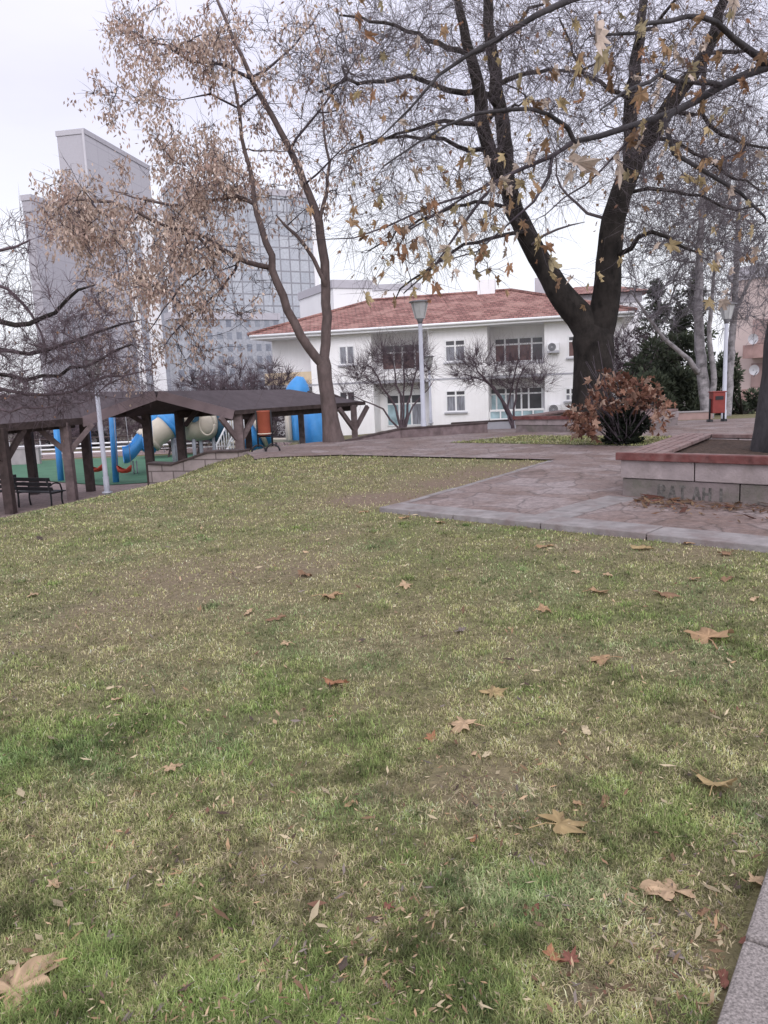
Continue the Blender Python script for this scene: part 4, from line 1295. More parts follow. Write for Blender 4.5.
    for a, b, v0, _ in segs:
        if v0 == 0:
            obj('string_course', MB().span(a + .01, b - .01, -.02, -.002, z_f1 - .26, z_f1 - .16), 'greytrim', t, local=True)
    # air conditioners hang on the wall: things of their own
    for (x0, y0, x1, y1), lab in (((547.5, 343, 559.5, 353), 'white air conditioner box on a bracket beside the upper balcony windows'), ((549, 404, 561, 415.5), 'white air conditioner with round fan low on the wall by the forked trunk')):
        (a0, zt), (a1, zb_) = fac(x0, y0), fac(x1, y1)
        zt = fac((x0 + x1) / 2, y0)[1]; zb_ = fac((x0 + x1) / 2, y1)[1]
        c = HA + hu * (a0 + a1) / 2 - hv * .25
        ac = thing('air_conditioner', lab, 'air conditioner', (c[0], c[1], HZ + zb_), 'air conditioners on the house wall', HROT)
        w_, h_ = (a1 - a0) , zt - zb_
        obj('casing', MB().span(-w_ / 2, w_ / 2, -.17, .17, .1, h_), 'whitetrim', ac, local=True, bevel=.03)
        g = MB()
        r_ = h_ * .36
        for rr in (r_, r_ * .7, r_ * .4):
            g.tube([(-w_ * .1 + rr * math.cos(a), -.19, .05 + h_ / 2 + rr * math.sin(a)) for a in np.linspace(0, 2 * math.pi, 21)], .02, 5)
        obj('fan_grille', g, 'lamp_dark', ac, local=True)
        obj('fan_disc', MB().tube([(-w_ * .1, -.168, .05 + h_ / 2), (-w_ * .1, -.18, .05 + h_ / 2)], r_, 20), 'greytrim', ac, local=True)
        obj('bracket', MB().span(-w_ * .5, w_ * .5, -.2, .24, .0, .09), 'greytrim', ac, local=True)
    return t


build_house()


# ------------------------------------------------------------------ city behind
def tower(name, lab, x0, x1, ytop, Y0, Y1, m, depth=20, zb=-1.5, parts=None, cat_='building', ang=None, roofm='concrete2'):
    """block whose front runs from pixel column x0 at distance Y0 to x1 at Y1"""
    a = at(x0, ytop, Y0); b = at(x1, ytop, Y1)
    d = (b - a)[:2]; L = np.linalg.norm(d); rz = math.atan2(d[1], d[0])
    t = thing(name, lab, cat_, (a[0], a[1], zb), None, rz)
    h = a[2] - zb
    obj('facade', MB().span(0, L, 0, depth, 0, h), m, t, local=True)
    obj('roof_parapet', MB().span(-.15, L + .15, -.15, depth + .15, h + .002, h + .9), roofm, t, local=True)
    if parts:
        parts(t, L, h, depth)
    return t


def strips(cols, dm='darkglass', w=1.3, z0=2.0, top=3.0):
    def f(t, L, h, D):
        for c in cols:
            obj('window_strip', MB().span(L * c - w / 2, L * c + w / 2, -.12, -.01, z0, h - top), dm, t, local=True)
    return f


def hang(t, L, h, D):
    obj('corner_pier', MB().span(-.3, -.05, -.1, .3, 0, h + .6), 'paleconc', t, local=True)
    for c in (.45, .6, .72):
        obj('window_strip', MB().span(L * c - .5, L * c + .5, -.12, -.01, 2, h * .62), 'darkglass', t, local=True)


def side_depth(x0, x1, ytop, Y0, Y1, pxb):
    """how deep a block must be for its far corner on the open side to show at a pixel column"""
    p = at(x0, ytop, Y0); q = at(x1, ytop, Y1)
    d = (q - p)[:2]; d /= np.linalg.norm(d); n = np.array([-d[1], d[0]])
    best = min(np.arange(1, 60, .25), key=lambda k: abs(proj((p[0] + n[0] * k, p[1] + n[1] * k, p[2]))[0] - pxb))
    return float(best)


tower('concrete_tower', 'tall hazed concrete tower with white corner strip behind the tan tree', 84, 146, 133.5, 150, 175, 'concrete', side_depth(84, 146, 133, 150, 175, 57), parts=hang)
tower('grey_tower', 'broad grey concrete tower with thin window strips, lower than its neighbour', 31, 80, 200, 132, 145, 'concrete2', side_depth(31, 80, 200, 132, 145, 22), parts=strips((.42, .56, .7), 'darkglass', .55, 4, 18))
tower('white_block', 'bright white block with a dark vertical window strip', 125, 171, 222, 132, 126, 'whiteconc', 8, parts=strips((.24, .70), 'darkglass', 1.6, 2, 2))
tower('glass_tower', 'glass curtain wall tower with fine grid beside the white house', 171, 309, 187, 112, 122, 'curtain', 5, parts=lambda t, L, h, D: [obj('corner_fin', MB().span(L + .01, L + .7, -.3, .6, 0, h), 'whiteconc', t, local=True)])
tower('reflection_block', 'darker block with rows of small windows, standing for a reflection in the glass tower', 172, 279, 319, 98, 106, 'reflected_office', 2.5)  # block added in place of the reflection on the glass
tower('pale_flats', 'pale apartment block with two small windows rising behind the tiled roof', 333, 372, 288, 90, 92, 'whiteconc', 12, parts=lambda t, L, h, D: [obj('window', MB().span(L * .32 + k * 1.0, L * .32 + k * 1.0 + .5, -.1, -.01, h - 5.2, h - 3.2), 'darkglass', t, local=True) for k in (0, 1)])
tower('far_white_flats', 'long white apartment block far behind the tiled roof', 371, 420, 291, 120, 120, 'whiteconc', 10)
tower('far_roof_house', 'grey topped white building seen behind the chimneys', 560, 640, 306, 75, 74, 'whiteconc', 10, parts=lambda t, L, h, D: [obj('pitched_roof', MB().add([(-1, -1, h + .9), (L + 1, -1, h + .9), (L + 1, D + 1, h + .9), (-1, D + 1, h + .9), (2, D / 2, h + 2.2), (L - 2, D / 2, h + 2.2)], [(0, 1, 5, 4), (1, 2, 5), (2, 3, 4, 5), (3, 0, 4)]), 'tile', t, local=True)])


def pink_parts(t, L, h, D):
    for k in range(6):
        z = .6 + k * 3.0
        if z + 2.6 > h: break
        sl = obj('balcony', MB().span(L * .36, L * .8, -1.2, -.01, z + .1, z + 1.0), 'rust', t, local=True)
        obj('recess_shade', MB().span(L * .36, L * .8, -.06, -.004, z + 1.1, z + 2.75), 'pinkshade', t, local=True)  # flat sheet; the recess's shade is painted in its darker pink
        for c in (.9,):
            f = obj('window', MB().span(L * c - .55, L * c + .55, -.08, -.004, z + .9, z + 2.3), 'frame', t, local=True)
            obj('pane', MB().span(L * c - .45, L * c + .45, -.11, -.082, z + 1.0, z + 2.2), 'panered', f, local=True)


pf = tower('pink_flats', 'pink rendered apartment block with red brown balconies and dishes', 731, 800, 282, 56, 52, 'pink', 12, parts=pink_parts)


def dish(px, py, Y, lab):
    p = at(px, py, Y)
    t = thing('satellite_dish', lab, 'satellite dish', p, 'satellite dishes on the pink flats')
    n = 16; vs = [(0, .12, 0)]; fs = []
    for ring, (r_, dy) in enumerate(((.19, .08), (.36, -.02))):
        vs += [(r_ * math.cos(2 * math.pi * k / n), dy, r_ * math.sin(2 * math.pi * k / n)) for k in range(n)]
    fs += [(0, 1 + k, 1 + (k + 1) % n) for k in range(n)] + [(1 + k, 1 + n + k, 1 + n + (k + 1) % n, 1 + (k + 1) % n) for k in range(n)]
    obj('reflector', MB().add(vs, fs), 'greytrim', t, True, local=True)
    obj('feed_arm', MB().tube([(0, .0, -.45), (0, -.45, -.1)], .025, 6).tube([(0, .1, 0), (0, .5, -.1)], .04, 6), 'lamp_dark', t, local=True)


dish(753, 339, 53.3, 'grey satellite dish on the upper balcony of the pink flats')
dish(754, 370, 53.3, 'grey satellite dish on the lower balcony of the pink flats')


# ------------------------------------------------------------------ timber shelter
def build_shelter():
    fl = -1.5
    t = thing('timber_shelter', 'dark timber shelter with low felt roofs and braced posts beside the playground', 'shelter', (-6.5, 24, fl))
    E1 = np.array([-4.55, 24.0]); Lc = np.array([-9.0, 23.3]); Pk = (E1 + Lc) / 2
    zE, zR = .93, 1.63
    dr = np.array([.64, .77]); nr = np.array([-.77, .64])
    E2 = E1 + dr * 6.2
    dl = np.array([-.36, -.93]); nl = np.array([-.93, .36])
    L2 = Lc + dl * 7.5
    def sheet(a, b, c, d, th=.09):
        """roof slab through four 3-D corners"""
        vs = [np.array(p) for p in (a, b, c, d)]
        lo = [p - np.array([0, 0, th]) for p in vs]
        return MB().add(vs + lo, [(0, 1, 2, 3), (7, 6, 5, 4), (0, 4, 5, 1), (1, 5, 6, 2), (2, 6, 7, 3), (3, 7, 4, 0)])
    v3 = lambda p, z: (p[0], p[1], z)
    # right wing: near slope from the eave up to the ridge, hip end, far slope
    R1, R2 = Pk, Pk + dr * 5.6
    far1, far2 = Pk + nr * 1.7, E2 + nr * 3.6
    zr2 = 1.50
    obj('roof_slope', sheet(v3(E1, zE), v3(E2, zE), v3(R2, zr2), v3(R1, zR)), 'shingle', t)
    obj('roof_slope', sheet(v3(R1, zR), v3(R2, zr2), v3(far2, zE), v3(far1, zE + .02)), 'shingle', t)
    obj('roof_hip', sheet(v3(E2, zE), v3(far2, zE), v3(R2, zr2), v3(R2, zr2 - .01)), 'shingle', t)
    # gabled entrance: slope on the other side and the long wing toward the near end
    RL1, RL2 = np.array([-9.9, 25.0]), L2 + nl * 1.9
    obj('roof_slope', MB().add([v3(Lc, zE + .02), v3(Pk, zR), v3(RL1, 1.72), v3(Lc, zE - .07), v3(Pk, zR - .09), v3(RL1, 1.63)], [(0, 1, 2), (5, 4, 3), (0, 3, 4, 1), (1, 4, 5, 2), (2, 5, 3, 0)]), 'shingle', t)
    obj('roof_slope', sheet(v3(Pk, zR), v3(far1, zE + .02), v3(Lc + nl * 3.4 - dl * 1.5, zE), v3(RL1, 1.72)), 'shingle', t)
    obj('roof_slope', sheet(v3(Lc, zE), v3(RL1, 1.72), v3(RL2, 1.72), v3(L2, zE)), 'shingle', t)
    obj('roof_slope', sheet(v3(RL1, 1.72), v3(Lc + nl * 3.4, zE), v3(L2 + nl * 3.4, zE), v3(RL2, 1.72)), 'shingle', t)
    # fascias
    def fascia(a, b, za, zb_, hgt, m='fascia', w_=.06):
        A = np.array(v3(a, za - hgt / 2)); B = np.array(v3(b, zb_ - hgt / 2))
        return obj('fascia_board', MB().beam(A, B, w_, hgt), m, t)
    fo = np.array([.02, -.06])
    fascia(Lc + fo, Pk + fo + (-.03, 0), zE + .02, zR + .03, .30)
    fascia(Pk + fo + (.03, 0), E1 + fo, zR + .03, zE + .02, .30)
    fascia(E1 + np.array([.05, -.04]), E2 + np.array([.05, -.04]), zE + .01, zE + .01, .13, 'timber')
    fascia(L2 + np.array([.06, -.02]), Lc + np.array([.06, -.02]), zE + .01, zE + .01, .2, 'timber')
    # beams below the eaves
    inn_r, inn_l = nr * .35, nl * .35
    for a, b, z in ((E1 + inn_r, E2 + inn_r - dr * .3, zE - .19), (L2 + inn_l, Lc + inn_l, zE - .17), (E1 + inn_r + nr * 2.6, E2 + inn_r + nr * 2.6 - dr * .3, zE - .1), (L2 + nl * 3.0, Lc + nl * 3.0, zE - .1)):
        obj('eave_beam', MB().beam(v3(a, z), v3(b, z), .16, .24), 'timber', t)
    for k in range(7):
        a = E1 + inn_r * .2 + dr * (.5 + k * .9)
        obj('rafter', MB().beam(v3(a, zE - .12), v3(a + nr * 1.6, zR - .17 - .02 * k), .09, .12), 'timber', t)
    for k in range(8):
        a = Lc + inn_l * .2 + dl * (.5 + k * .9)
        obj('rafter', MB().beam(v3(a, zE - .12), v3(a + nl * 1.6, 1.36), .09, .12), 'timber', t)
    for k in range(1, 6):
        f_ = k / 6
        a = Lc * (1 - f_) + E1 * f_
        zz = zE + (zR - zE) * (1 - abs(2 * f_ - 1)) - .16
        obj('rafter', MB().beam(v3(a + (0, .1), zz), v3(a + (.15, 1.6), zz - .03), .1, .14), 'timber', t)
    # posts with braces; front posts coloured lit, inner ones coloured shaded
    def post(px, Y, z1, m='timber', w_=.2, brace=None, top_brace=True):
        p = at(px, 440, Y)[:2]
        # plumb at that place: find plan point whose mid-height falls on the pixel column
        for _ in range(6):
            q = proj((p[0], p[1], (fl + z1) / 2)); p = p + np.array([(px - q[0]) * Y / F, 0])
        zb = min(fl, float(H(p[0], p[1]))) - .1
        o = obj('post', MB().box((p[0], p[1], (zb + z1) / 2), (w_, w_, z1 - zb)), m, t, bevel=.012)
        if brace is not None:
            for s in (-1, 1):
                d_ = np.array(brace) * s
                obj('brace', MB().beam((p[0] + d_[0] * .06, p[1] + d_[1] * .06, z1 - .85), (p[0] + d_[0] * .78, p[1] + d_[1] * .78, z1 - .08), .11, .15), m, o)
        return p
    post(6, 20.5, zE - .1, 'timber', .24, dl)
    post(69, 22.7, zE - .1, 'timberlight', .25, (.95, .25))
    post(31, 24.6, zE, 'timber', .24)
    post(87, 24.7, zE + .1, 'timber', .24)
    post(149, 25.2, 1.1, 'timber', .25, None)
    p149 = at(149, 400, 25.2)
    obj('brace', MB().beam((p149[0] - .08, p149[1] - .1, .55), (p149[0] - .75, p149[1] - .4, 1.05), .1, .14), 'timber', t)
    post(181.5, 26.2, 1.2, 'timber', .27, None)
    p182 = at(181.5, 400, 26.2)
    obj('brace', MB().beam((p182[0] + .08, p182[1] - .1, .45), (p182[0] + .7, p182[1] - .35, 1.1), .1, .14), 'timber', t)
    post(240.5, 24.35, zE - .1, 'timberlight', .27, dr * .9)
    post(249, 27.2, zE, 'timber', .2)
    post(302, 30.5, zE, 'timberlight', .22)
    post(355, 28.2, zE - .1, 'timberlight', .22, dr)


build_shelter()


# ------------------------------------------------------------------ benches
def make_bench(loc, rz, lab, group=None):
    t = thing('iron_bench', lab, 'bench', loc, group, rz)
    Lb = 1.5
    for s in (-1, 1):
        mb = MB()
        x = s * (Lb / 2 - .12)
        mb.tube([(x, -.2, 0), (x, -.17, .22), (x, -.2, .42)], .025, 7)
        mb.tube([(x, .22, 0), (x, .2, .22), (x, .2, .42), (x, .3, .85)], .026, 7)
        mb.tube([(x, -.22, .42), (x, .22, .42)], .025, 7)
        obj('leg', mb, 'black', t, True, local=True)
        pts = [(x + s * .0, .24 - .46 * k / 8, .62 + .07 * math.sin(math.pi * k / 8) - (.2 if k == 8 else 0)) for k in range(9)]
        obj('armrest', MB().tube(pts, .022, 7), 'black', t, True, local=True)
    for k in range(4):
        obj('seat_slat', MB().box((0, -.19 + k * .125, .445), (Lb, .1, .035)), 'black', t, local=True, bevel=.006)
    for k in range(3):
        f_ = k / 2
        obj('back_slat', MB().box((0, .225 + .07 * f_, .55 + .27 * f_), (Lb, .035, .105), [(1, 0, 0), (0, .96, -.27), (0, .27, .96)]), 'black', t, local=True, bevel=.006)
    return t


b1 = make_bench((0, 0, 0), 0, 'black slatted iron bench facing away under the shelter eave', 'park benches')
p = at(40, 509, 21.6); b1.location = (p[0] + .05, p[1], -1.48); b1.rotation_euler = (0, 0, math.radians(-204))
b2 = copy_thing(b1); b2['label'] = 'black iron bench mostly hidden behind the outermost shelter post'
p = at(2, 512, 22.0); b2.location = (p[0] - .35, p[1], -1.48); b2.rotation_euler = (0, 0, math.radians(10))


# ------------------------------------------------------------------ playground
def pz(px, py, Y):
    return at(px, py, Y)


def spline(pts, n):
    P = np.array(pts, float); k = len(P)
    out = []
    for i in range(k - 1):
        p0, p1, p2, p3 = P[max(i - 1, 0)], P[i], P[i + 1], P[min(i + 2, k - 1)]
        for s in np.linspace(0, 1, n, endpoint=False):
            out.append(.5 * ((2 * p1) + (-p0 + p2) * s + (2 * p0 - 5 * p1 + 4 * p2 - p3) * s * s + (-p0 + 3 * p1 - 3 * p2 + p3) * s ** 3))
    out.append(P[-1])
    return np.array(out)


def build_slide():
    Y = 31.0
    fl = -1.5
    t = thing('play_slide', 'blue and cream tube slide tower with white stair rails', 'playground slide', tuple(at(200, 470, Y)[:2]) + (fl,))
    R = 1.02 / 2
    # lower tube from the chute up to the tower
    A = spline([pz(141, 449, 30.2), pz(152, 437, 30.4), pz(166, 427, 30.7), pz(179, 416, 31), pz(190, 410, 31.5)], 8)
    n = len(A)
    cuts = [(0, 6, 'blue'), (6, 17, 'cream'), (17, 23, 'blue'), (23, n - 1, 'cream')]
    for a, b, m in cuts:
        obj('tube_section', MB().tube(A[a:b + 1], R * .98, 20), m, t, True)
    for a, b, m in cuts[:-1]:
        obj('tube_ring', MB().tube(A[b - 1:b + 2], R * 1.09, 20), 'blue' if m != 'blue' else 'cream', t, True)
    # open chute
    c = spline([pz(142, 447, 30.1), pz(136, 455, 29.7), pz(129, 461, 29.3), pz(124, 462, 29)], 6)
    x, y = frames(c)
    vs, fs = [], []
    prof = [(-.60, .56), (-.62, .27), (-.50, .02), (0, -.06), (.50, .02), (.62, .27), (.60, .56), (.54, .54), (.55, .27), (.44, .08), (0, .01), (-.44, .08), (-.55, .27), (-.54, .54)]
    side = np.array([.35, -.94, 0])
    upv = np.array([0, 0, 1.0])
    for i, p in enumerate(c):
        for s_, h_ in prof:
            vs.append(p + side * s_ + upv * h_)
    K = len(prof)
    for i in range(len(c) - 1):
        for k in range(K):
            fs.append((i * K + k, i * K + (k + 1) % K, (i + 1) * K + (k + 1) % K, (i + 1) * K + k))
    fs.append(tuple(range(K))); fs.append(tuple(range((len(c) - 1) * K, len(c) * K)))
    obj('chute', MB().add(vs, fs), 'blue', t, True)
    # hood above the chute
    hood = [pz(143, 434, 30.1), pz(136, 434, 29.9), pz(134, 447, 29.8), pz(127, 452, 29.3)]
    obj('chute_side', MB().add([np.array(p) for p in hood] + [np.array(p) + (0, .06, 0) for p in hood], [(0, 1, 2, 3), (7, 6, 5, 4), (0, 4, 5, 1), (1, 5, 6, 2), (2, 6, 7, 3)]), 'blue', t)
    # upper tube behind, leaning up to the tower
    B = spline([pz(150, 428, 33), pz(158, 419, 33), pz(166, 412, 33), pz(176, 404, 33)], 5)
    obj('tube_section', MB().tube(B[:12], R, 18), 'blue', t, True)
    obj('tube_section', MB().tube(B[11:], R, 18), 'cream', t, True)
    # big cream crawl barrel with port holes
    c0, c1 = pz(183, 425, 31.6), pz(213, 424, 32.4)
    L = np.linalg.norm(c1 - c0)
    u = (c1 - c0) / L
    prof = [(0, .52), (.06, .6), (.2, .66), (.5, .69), (.8, .66), (.94, .6), (1, .52)]
    pts = np.array([c0 + u * L * a for a, _ in prof]); rr = np.array([b for _, b in prof]) * .98
    barrel = obj('crawl_barrel', MB().tube(pts, rr, 24), 'cream', t, True)
    hole_c = pz(194, 417.5, 31.1)
    obj('port_hole', MB().tube([hole_c + (0, -.03, 0), hole_c + (0, .05, 0)], .2, 16), 'teal', barrel)
    hc2 = pz(207, 424, 31.25)
    obj('port_rim', MB().tube([hc2 + np.array((.3 * math.cos(a), -.05, .45 * math.sin(a))) for a in np.linspace(0, 2 * math.pi, 25)], .04, 6), 'cream', barrel, True)
    # dark ring and second cream barrel
    c2, c3 = pz(212, 425, 32.4), pz(219, 425, 32.6)
    obj('barrel_ring', MB().tube([c2, c3], .72, 24), 'teal', t, True)
    c4, c5, c6 = pz(219, 424, 32.6), pz(227, 423, 32.9), pz(236, 423, 33.2)
    obj('crawl_barrel', MB().tube([c4, c5, c6], [.62, .66, .58], 24), 'cream', t, True)
    # deck and posts
    dk0, dk1 = pz(212, 440, 33), pz(330, 440, 34.5)
    obj('deck', MB().beam(dk0, dk1, 1.4, .12), 'cream', t)
    for px, Y_ in ((172, 31), (176, 31.2), (193, 31.6), (200, 32), (213, 32.2), (229, 33.2), (262, 33), (300, 34), (318, 34)):
        p = pz(px, 432, Y_)
        obj('support_post', MB().tube([(p[0], p[1], fl - .05), (p[0], p[1], p[2] - .1)], .075, 10), 'lamp_pole', t, True)
    for px in (133, 136.5):
        p = pz(px, 462, 29.6)
        obj('chute_foot', MB().tube([(p[0], p[1], fl - .05), (p[0], p[1], p[2] + .05)], .03, 8), 'rail', t, True)
    # blue cone and panels of the second half
    c7, c8, c9, c10 = pz(246, 443, 32.2), pz(258, 434, 32), pz(272, 427, 32.2), pz(286, 423, 32.8)
    obj('tube_section', MB().tube([c7, c8], [.56, .58], 22), 'blue', t, True)
    obj('tube_section', MB().tube([c8, c8 * .8 + c9 * .2], [.62, .66], 22), 'cream', t, True)
    obj('tube_section', MB().tube([c8 * .8 + c9 * .2, c9 * .6 + c8 * .4], [.6, .58], 22), 'blue', t, True)
    for (x0, x1, y0, y1, m, Y_) in ((286, 292, 414, 440, 'cream', 32.9), (291, 301, 411, 440, 'blue', 33), (305, 325, 408, 443, 'blue', 33.2), (325, 338, 412, 442, 'cream', 33.6)):
        a, b = pz(x0, y1, Y_), pz(x1, y0, Y_)
        w_ = b[0] - a[0]; h_ = b[2] - a[2]
        n = 13
        vs = []
        for k in range(n):
            f_ = k / (n - 1)
            xx = a[0] + w_ * f_; yy = a[1] - .35 * math.sin(math.pi * f_)
            vs += [(xx, yy, a[2]), (xx, yy, a[2] + h_ * (1 - .06 * (2 * f_ - 1) ** 2)), (xx, yy + .08, a[2]), (xx, yy + .08, a[2] + h_ * (1 - .06 * (2 * f_ - 1) ** 2))]
        fs = []
        for k in range(n - 1):
            o = k * 4
            fs += [(o, o + 4, o + 5, o + 1), (o + 2, o + 3, o + 7, o + 6), (o + 1, o + 5, o + 7, o + 3)]
        obj('guard_panel', MB().add(vs, fs), m, t, True)
    # pointed blue roof
    pk = pz(300, 376.5, 34.5); bs = pz(297, 398, 34.5)
    prof = np.linspace(0, 1, 7)
    obj('pointed_roof', MB().tube([bs * (1 - f_) + pk * f_ for f_ in prof], [(1 - f_ ** 2.2) * .42 + .16 for f_ in prof], 20), 'blue', t, True)
    # white stair with railings
    s0, s1 = pz(217, 449, 30.4), pz(234, 440, 31.8)
    s0 = np.array([s0[0], s0[1], fl + .1]); s1 = np.array([s1[0], s1[1], -.35])
    wv = np.array([.55, -.5, 0])
    for sd in (0, 1):
        o_ = wv * sd
        mb = MB().tube([s0 + o_ + (0, 0, .85), s1 + o_ + (0, 0, .95)], .04, 8).tube([s0 + o_, s1 + o_], .05, 8)
        for k in range(8):
            q = s0 * (1 - k / 7) + s1 * k / 7 + o_
            mb.tube([q, q + (0, 0, .88)], .02, 6)
        obj('stair_rail', mb, 'whitetrim', t, True)
    for k in range(6):
        q = s0 * (1 - k / 6) + s1 * k / 6 + wv / 2
        obj('step', MB().box(q, (.34, .85, .05)), 'cream', t)


build_slide()


def build_swing():
    fl = -1.5
    pts = [at(61, 480, 28.3), at(91, 478, 28.0), at(116.5, 486, 27.0), at(152, 478, 26.9)]
    t = thing('swing_set', 'blue steel swing frame with red bucket seats behind the shelter', 'swing', (float(pts[1][0]), float(pts[1][1]), fl))
    tops = []
    for p, px in zip(pts, (57, 88, 113.5, 150)):
        q = at(px, 432, p[1])
        o = obj('swing_post', MB().tube([(p[0], p[1], fl - .05), (q[0], q[1], .92)], .11, 12), 'darkblue' if px == 88 else 'blue', t, True)
        tops.append(np.array((q[0], q[1], .95)))
    obj('top_bar', MB().tube(tops, .07, 10), 'blue', t, True)
    for px, py, Y in ((96, 468.5, 27.6), (124.5, 469.5, 26.8)):
        c = at(px, py, Y)
        vs, fs = [], []
        n = 12
        for i, (r_, z_) in enumerate(((.08, -.12), (.19, -.08), (.22, .05), (.19, .08))):
            vs += [(c[0] + r_ * 1.25 * math.cos(2 * math.pi * k / n), c[1] + r_ * math.sin(2 * math.pi * k / n), c[2] + z_ + (.08 * math.cos(4 * math.pi * k / n) if i > 1 else 0)) for k in range(n)]
        for i in range(3):
            fs += [(i * n + k, i * n + (k + 1) % n, (i + 1) * n + (k + 1) % n, (i + 1) * n + k) for k in range(n)]
        fs.append(tuple(range(n)))
        st = obj('swing_seat', MB().add(vs, fs), 'redseat', t, True)
        for s in (-1, 1):
            obj('chain', MB().tube([c + np.array((s * .25, 0, .05)), np.array((c[0] + s * .2, c[1] + .05, .93))], .014, 5), 'rail', st, True)


build_swing()


# fence, low wall, picnic tables, cars behind the playground
def build_rail():
    a, b = at(-20, 455, 40), at(250, 447, 40)
    t = thing('metal_railing', 'pale metal railing with two bars along the far edge of the playground', 'railing', (float(a[0]), 40, -1.5))
    for z in (.2, .42, .64, .95):
        obj('rail_bar', MB().tube([(a[0], 40, -1.5 + z), (b[0], 40, -1.5 + z)], .045, 6), 'whitetrim' if z < .9 else 'timber', t, True)
    k = a[0]
    while k < b[0]:
        obj('rail_post', MB().tube([(k, 40, -1.6), (k, 40, -.5)], .035, 6), 'rail', t, True)
        k += 1.6
    p, q = at(8, 474, 36), at(40, 472, 36)
    low_wall([(p[0] - 6, 36.6), (q[0], 36.2)], .2, [-.75, -.75], 'grey_playground_wall', 'short grey wall at the back corner of the green playground floor', 'wallgrey', zb=-1.7)


build_rail()


def picnic(px, py, Y, lab):
    p = at(px, py, Y)
    t = thing('picnic_table', lab, 'picnic table', (p[0], p[1], -1.5), 'picnic tables')
    obj('table_top', MB().box((0, 0, .74), (1.5, .75, .06)), 'timber', t, local=True, bevel=.01)
    for s in (-1, 1):
        obj('bench_plank', MB().box((0, s * .7, .44), (1.5, .26, .05)), 'timber', t, local=True, bevel=.01)
        obj('leg', MB().beam((s * .55, -.55, 0), (s * .55, .3, .72), .08, .08).beam((s * .55, .55, 0), (s * .55, -.3, .715), .07, .07).beam((s * .55, -.75, .4), (s * .55, .75, .4), .06, .06), 'timber', t, local=True)


picnic(160, 455, 37.2, 'dark picnic table seen under the blue chute tube')
picnic(189, 452, 38.0, 'dark picnic table seen under the cream barrel')


def make_car(loc, rz, m, lab, van=False):
    t = thing('parked_car', lab, 'car', loc, 'cars parked behind the playground', rz)
    prof = [(-2.1, .3), (-2.12, .75), (-1.95, .92), (-1.55, .98), (-1.0, 1.42), (.45, 1.45), (1.05, .98), (1.9, .85), (2.12, .65), (2.1, .3)]
    if van:
        prof = [(-2.2, .3), (-2.22, 1.0), (-2.1, 1.85), (.9, 1.88), (1.5, 1.15), (2.1, .95), (2.25, .7), (2.22, .3)]
    n = len(prof)
    vs = []
    for s in (-1, 1):
        for x, z in prof:
            w_ = .84 if z < 1.05 else .70
            vs.append((x, s * w_, z))
    fs = [tuple(range(n)), tuple(range(2 * n - 1, n - 1, -1))] + [(i, n + i, n + (i + 1) % n, (i + 1) % n) for i in range(n)]
    obj('body', MB().add(vs, fs), m, t, local=True, bevel=.05)
    zt = 1.36 if not van else 1.75
    zl = 1.0 if not van else 1.15
    for s in (-1, 1):
        obj('side_window', MB().add([(-1.25, s * .815, zl), (.75, s * .815, zl), (.38, s * .725, zt), (-.9, s * .725, zt)], [(0, 1, 2, 3)]), 'pane', t, local=True)
        for x in (-1.3, 1.3):
            w_ = obj('wheel', MB().tube([(x, s * .70, .31), (x, s * .87, .31)], .31, 16), 'tyre', t, True, local=True)
            obj('rim', MB().tube([(x, s * .86, .31), (x, s * .882, .31)], .19, 12), 'rim', w_, local=True)
    obj('headlight', MB().box((2.1, .55, .66), (.06, .3, .12)), 'whitetrim', t, local=True)
    obj('headlight', MB().box((2.1, -.55, .66), (.06, .3, .12)), 'whitetrim', t, local=True)
    obj('windscreen', MB().add([(1.06, -.66, 1.02), (1.06, .66, 1.02), (.5, .6, 1.41), (.5, -.6, 1.41)] if not van else [(1.46, -.68, 1.22), (1.46, .68, 1.22), (.97, .62, 1.8), (.97, -.62, 1.8)], [(0, 1, 2, 3)]), 'pane', t, local=True)
    return t


for px, m, lab, van, rz in ((196, 'carwhite', 'white car parked behind the cream barrel of the slide', False, 0), (80, 'cardark', 'dark car parked beyond the railing between the swing posts', False, 3.1)):
    p = at(px, 445, 48.5)
    make_car((p[0], p[1], -1.48), rz, m, lab, van)


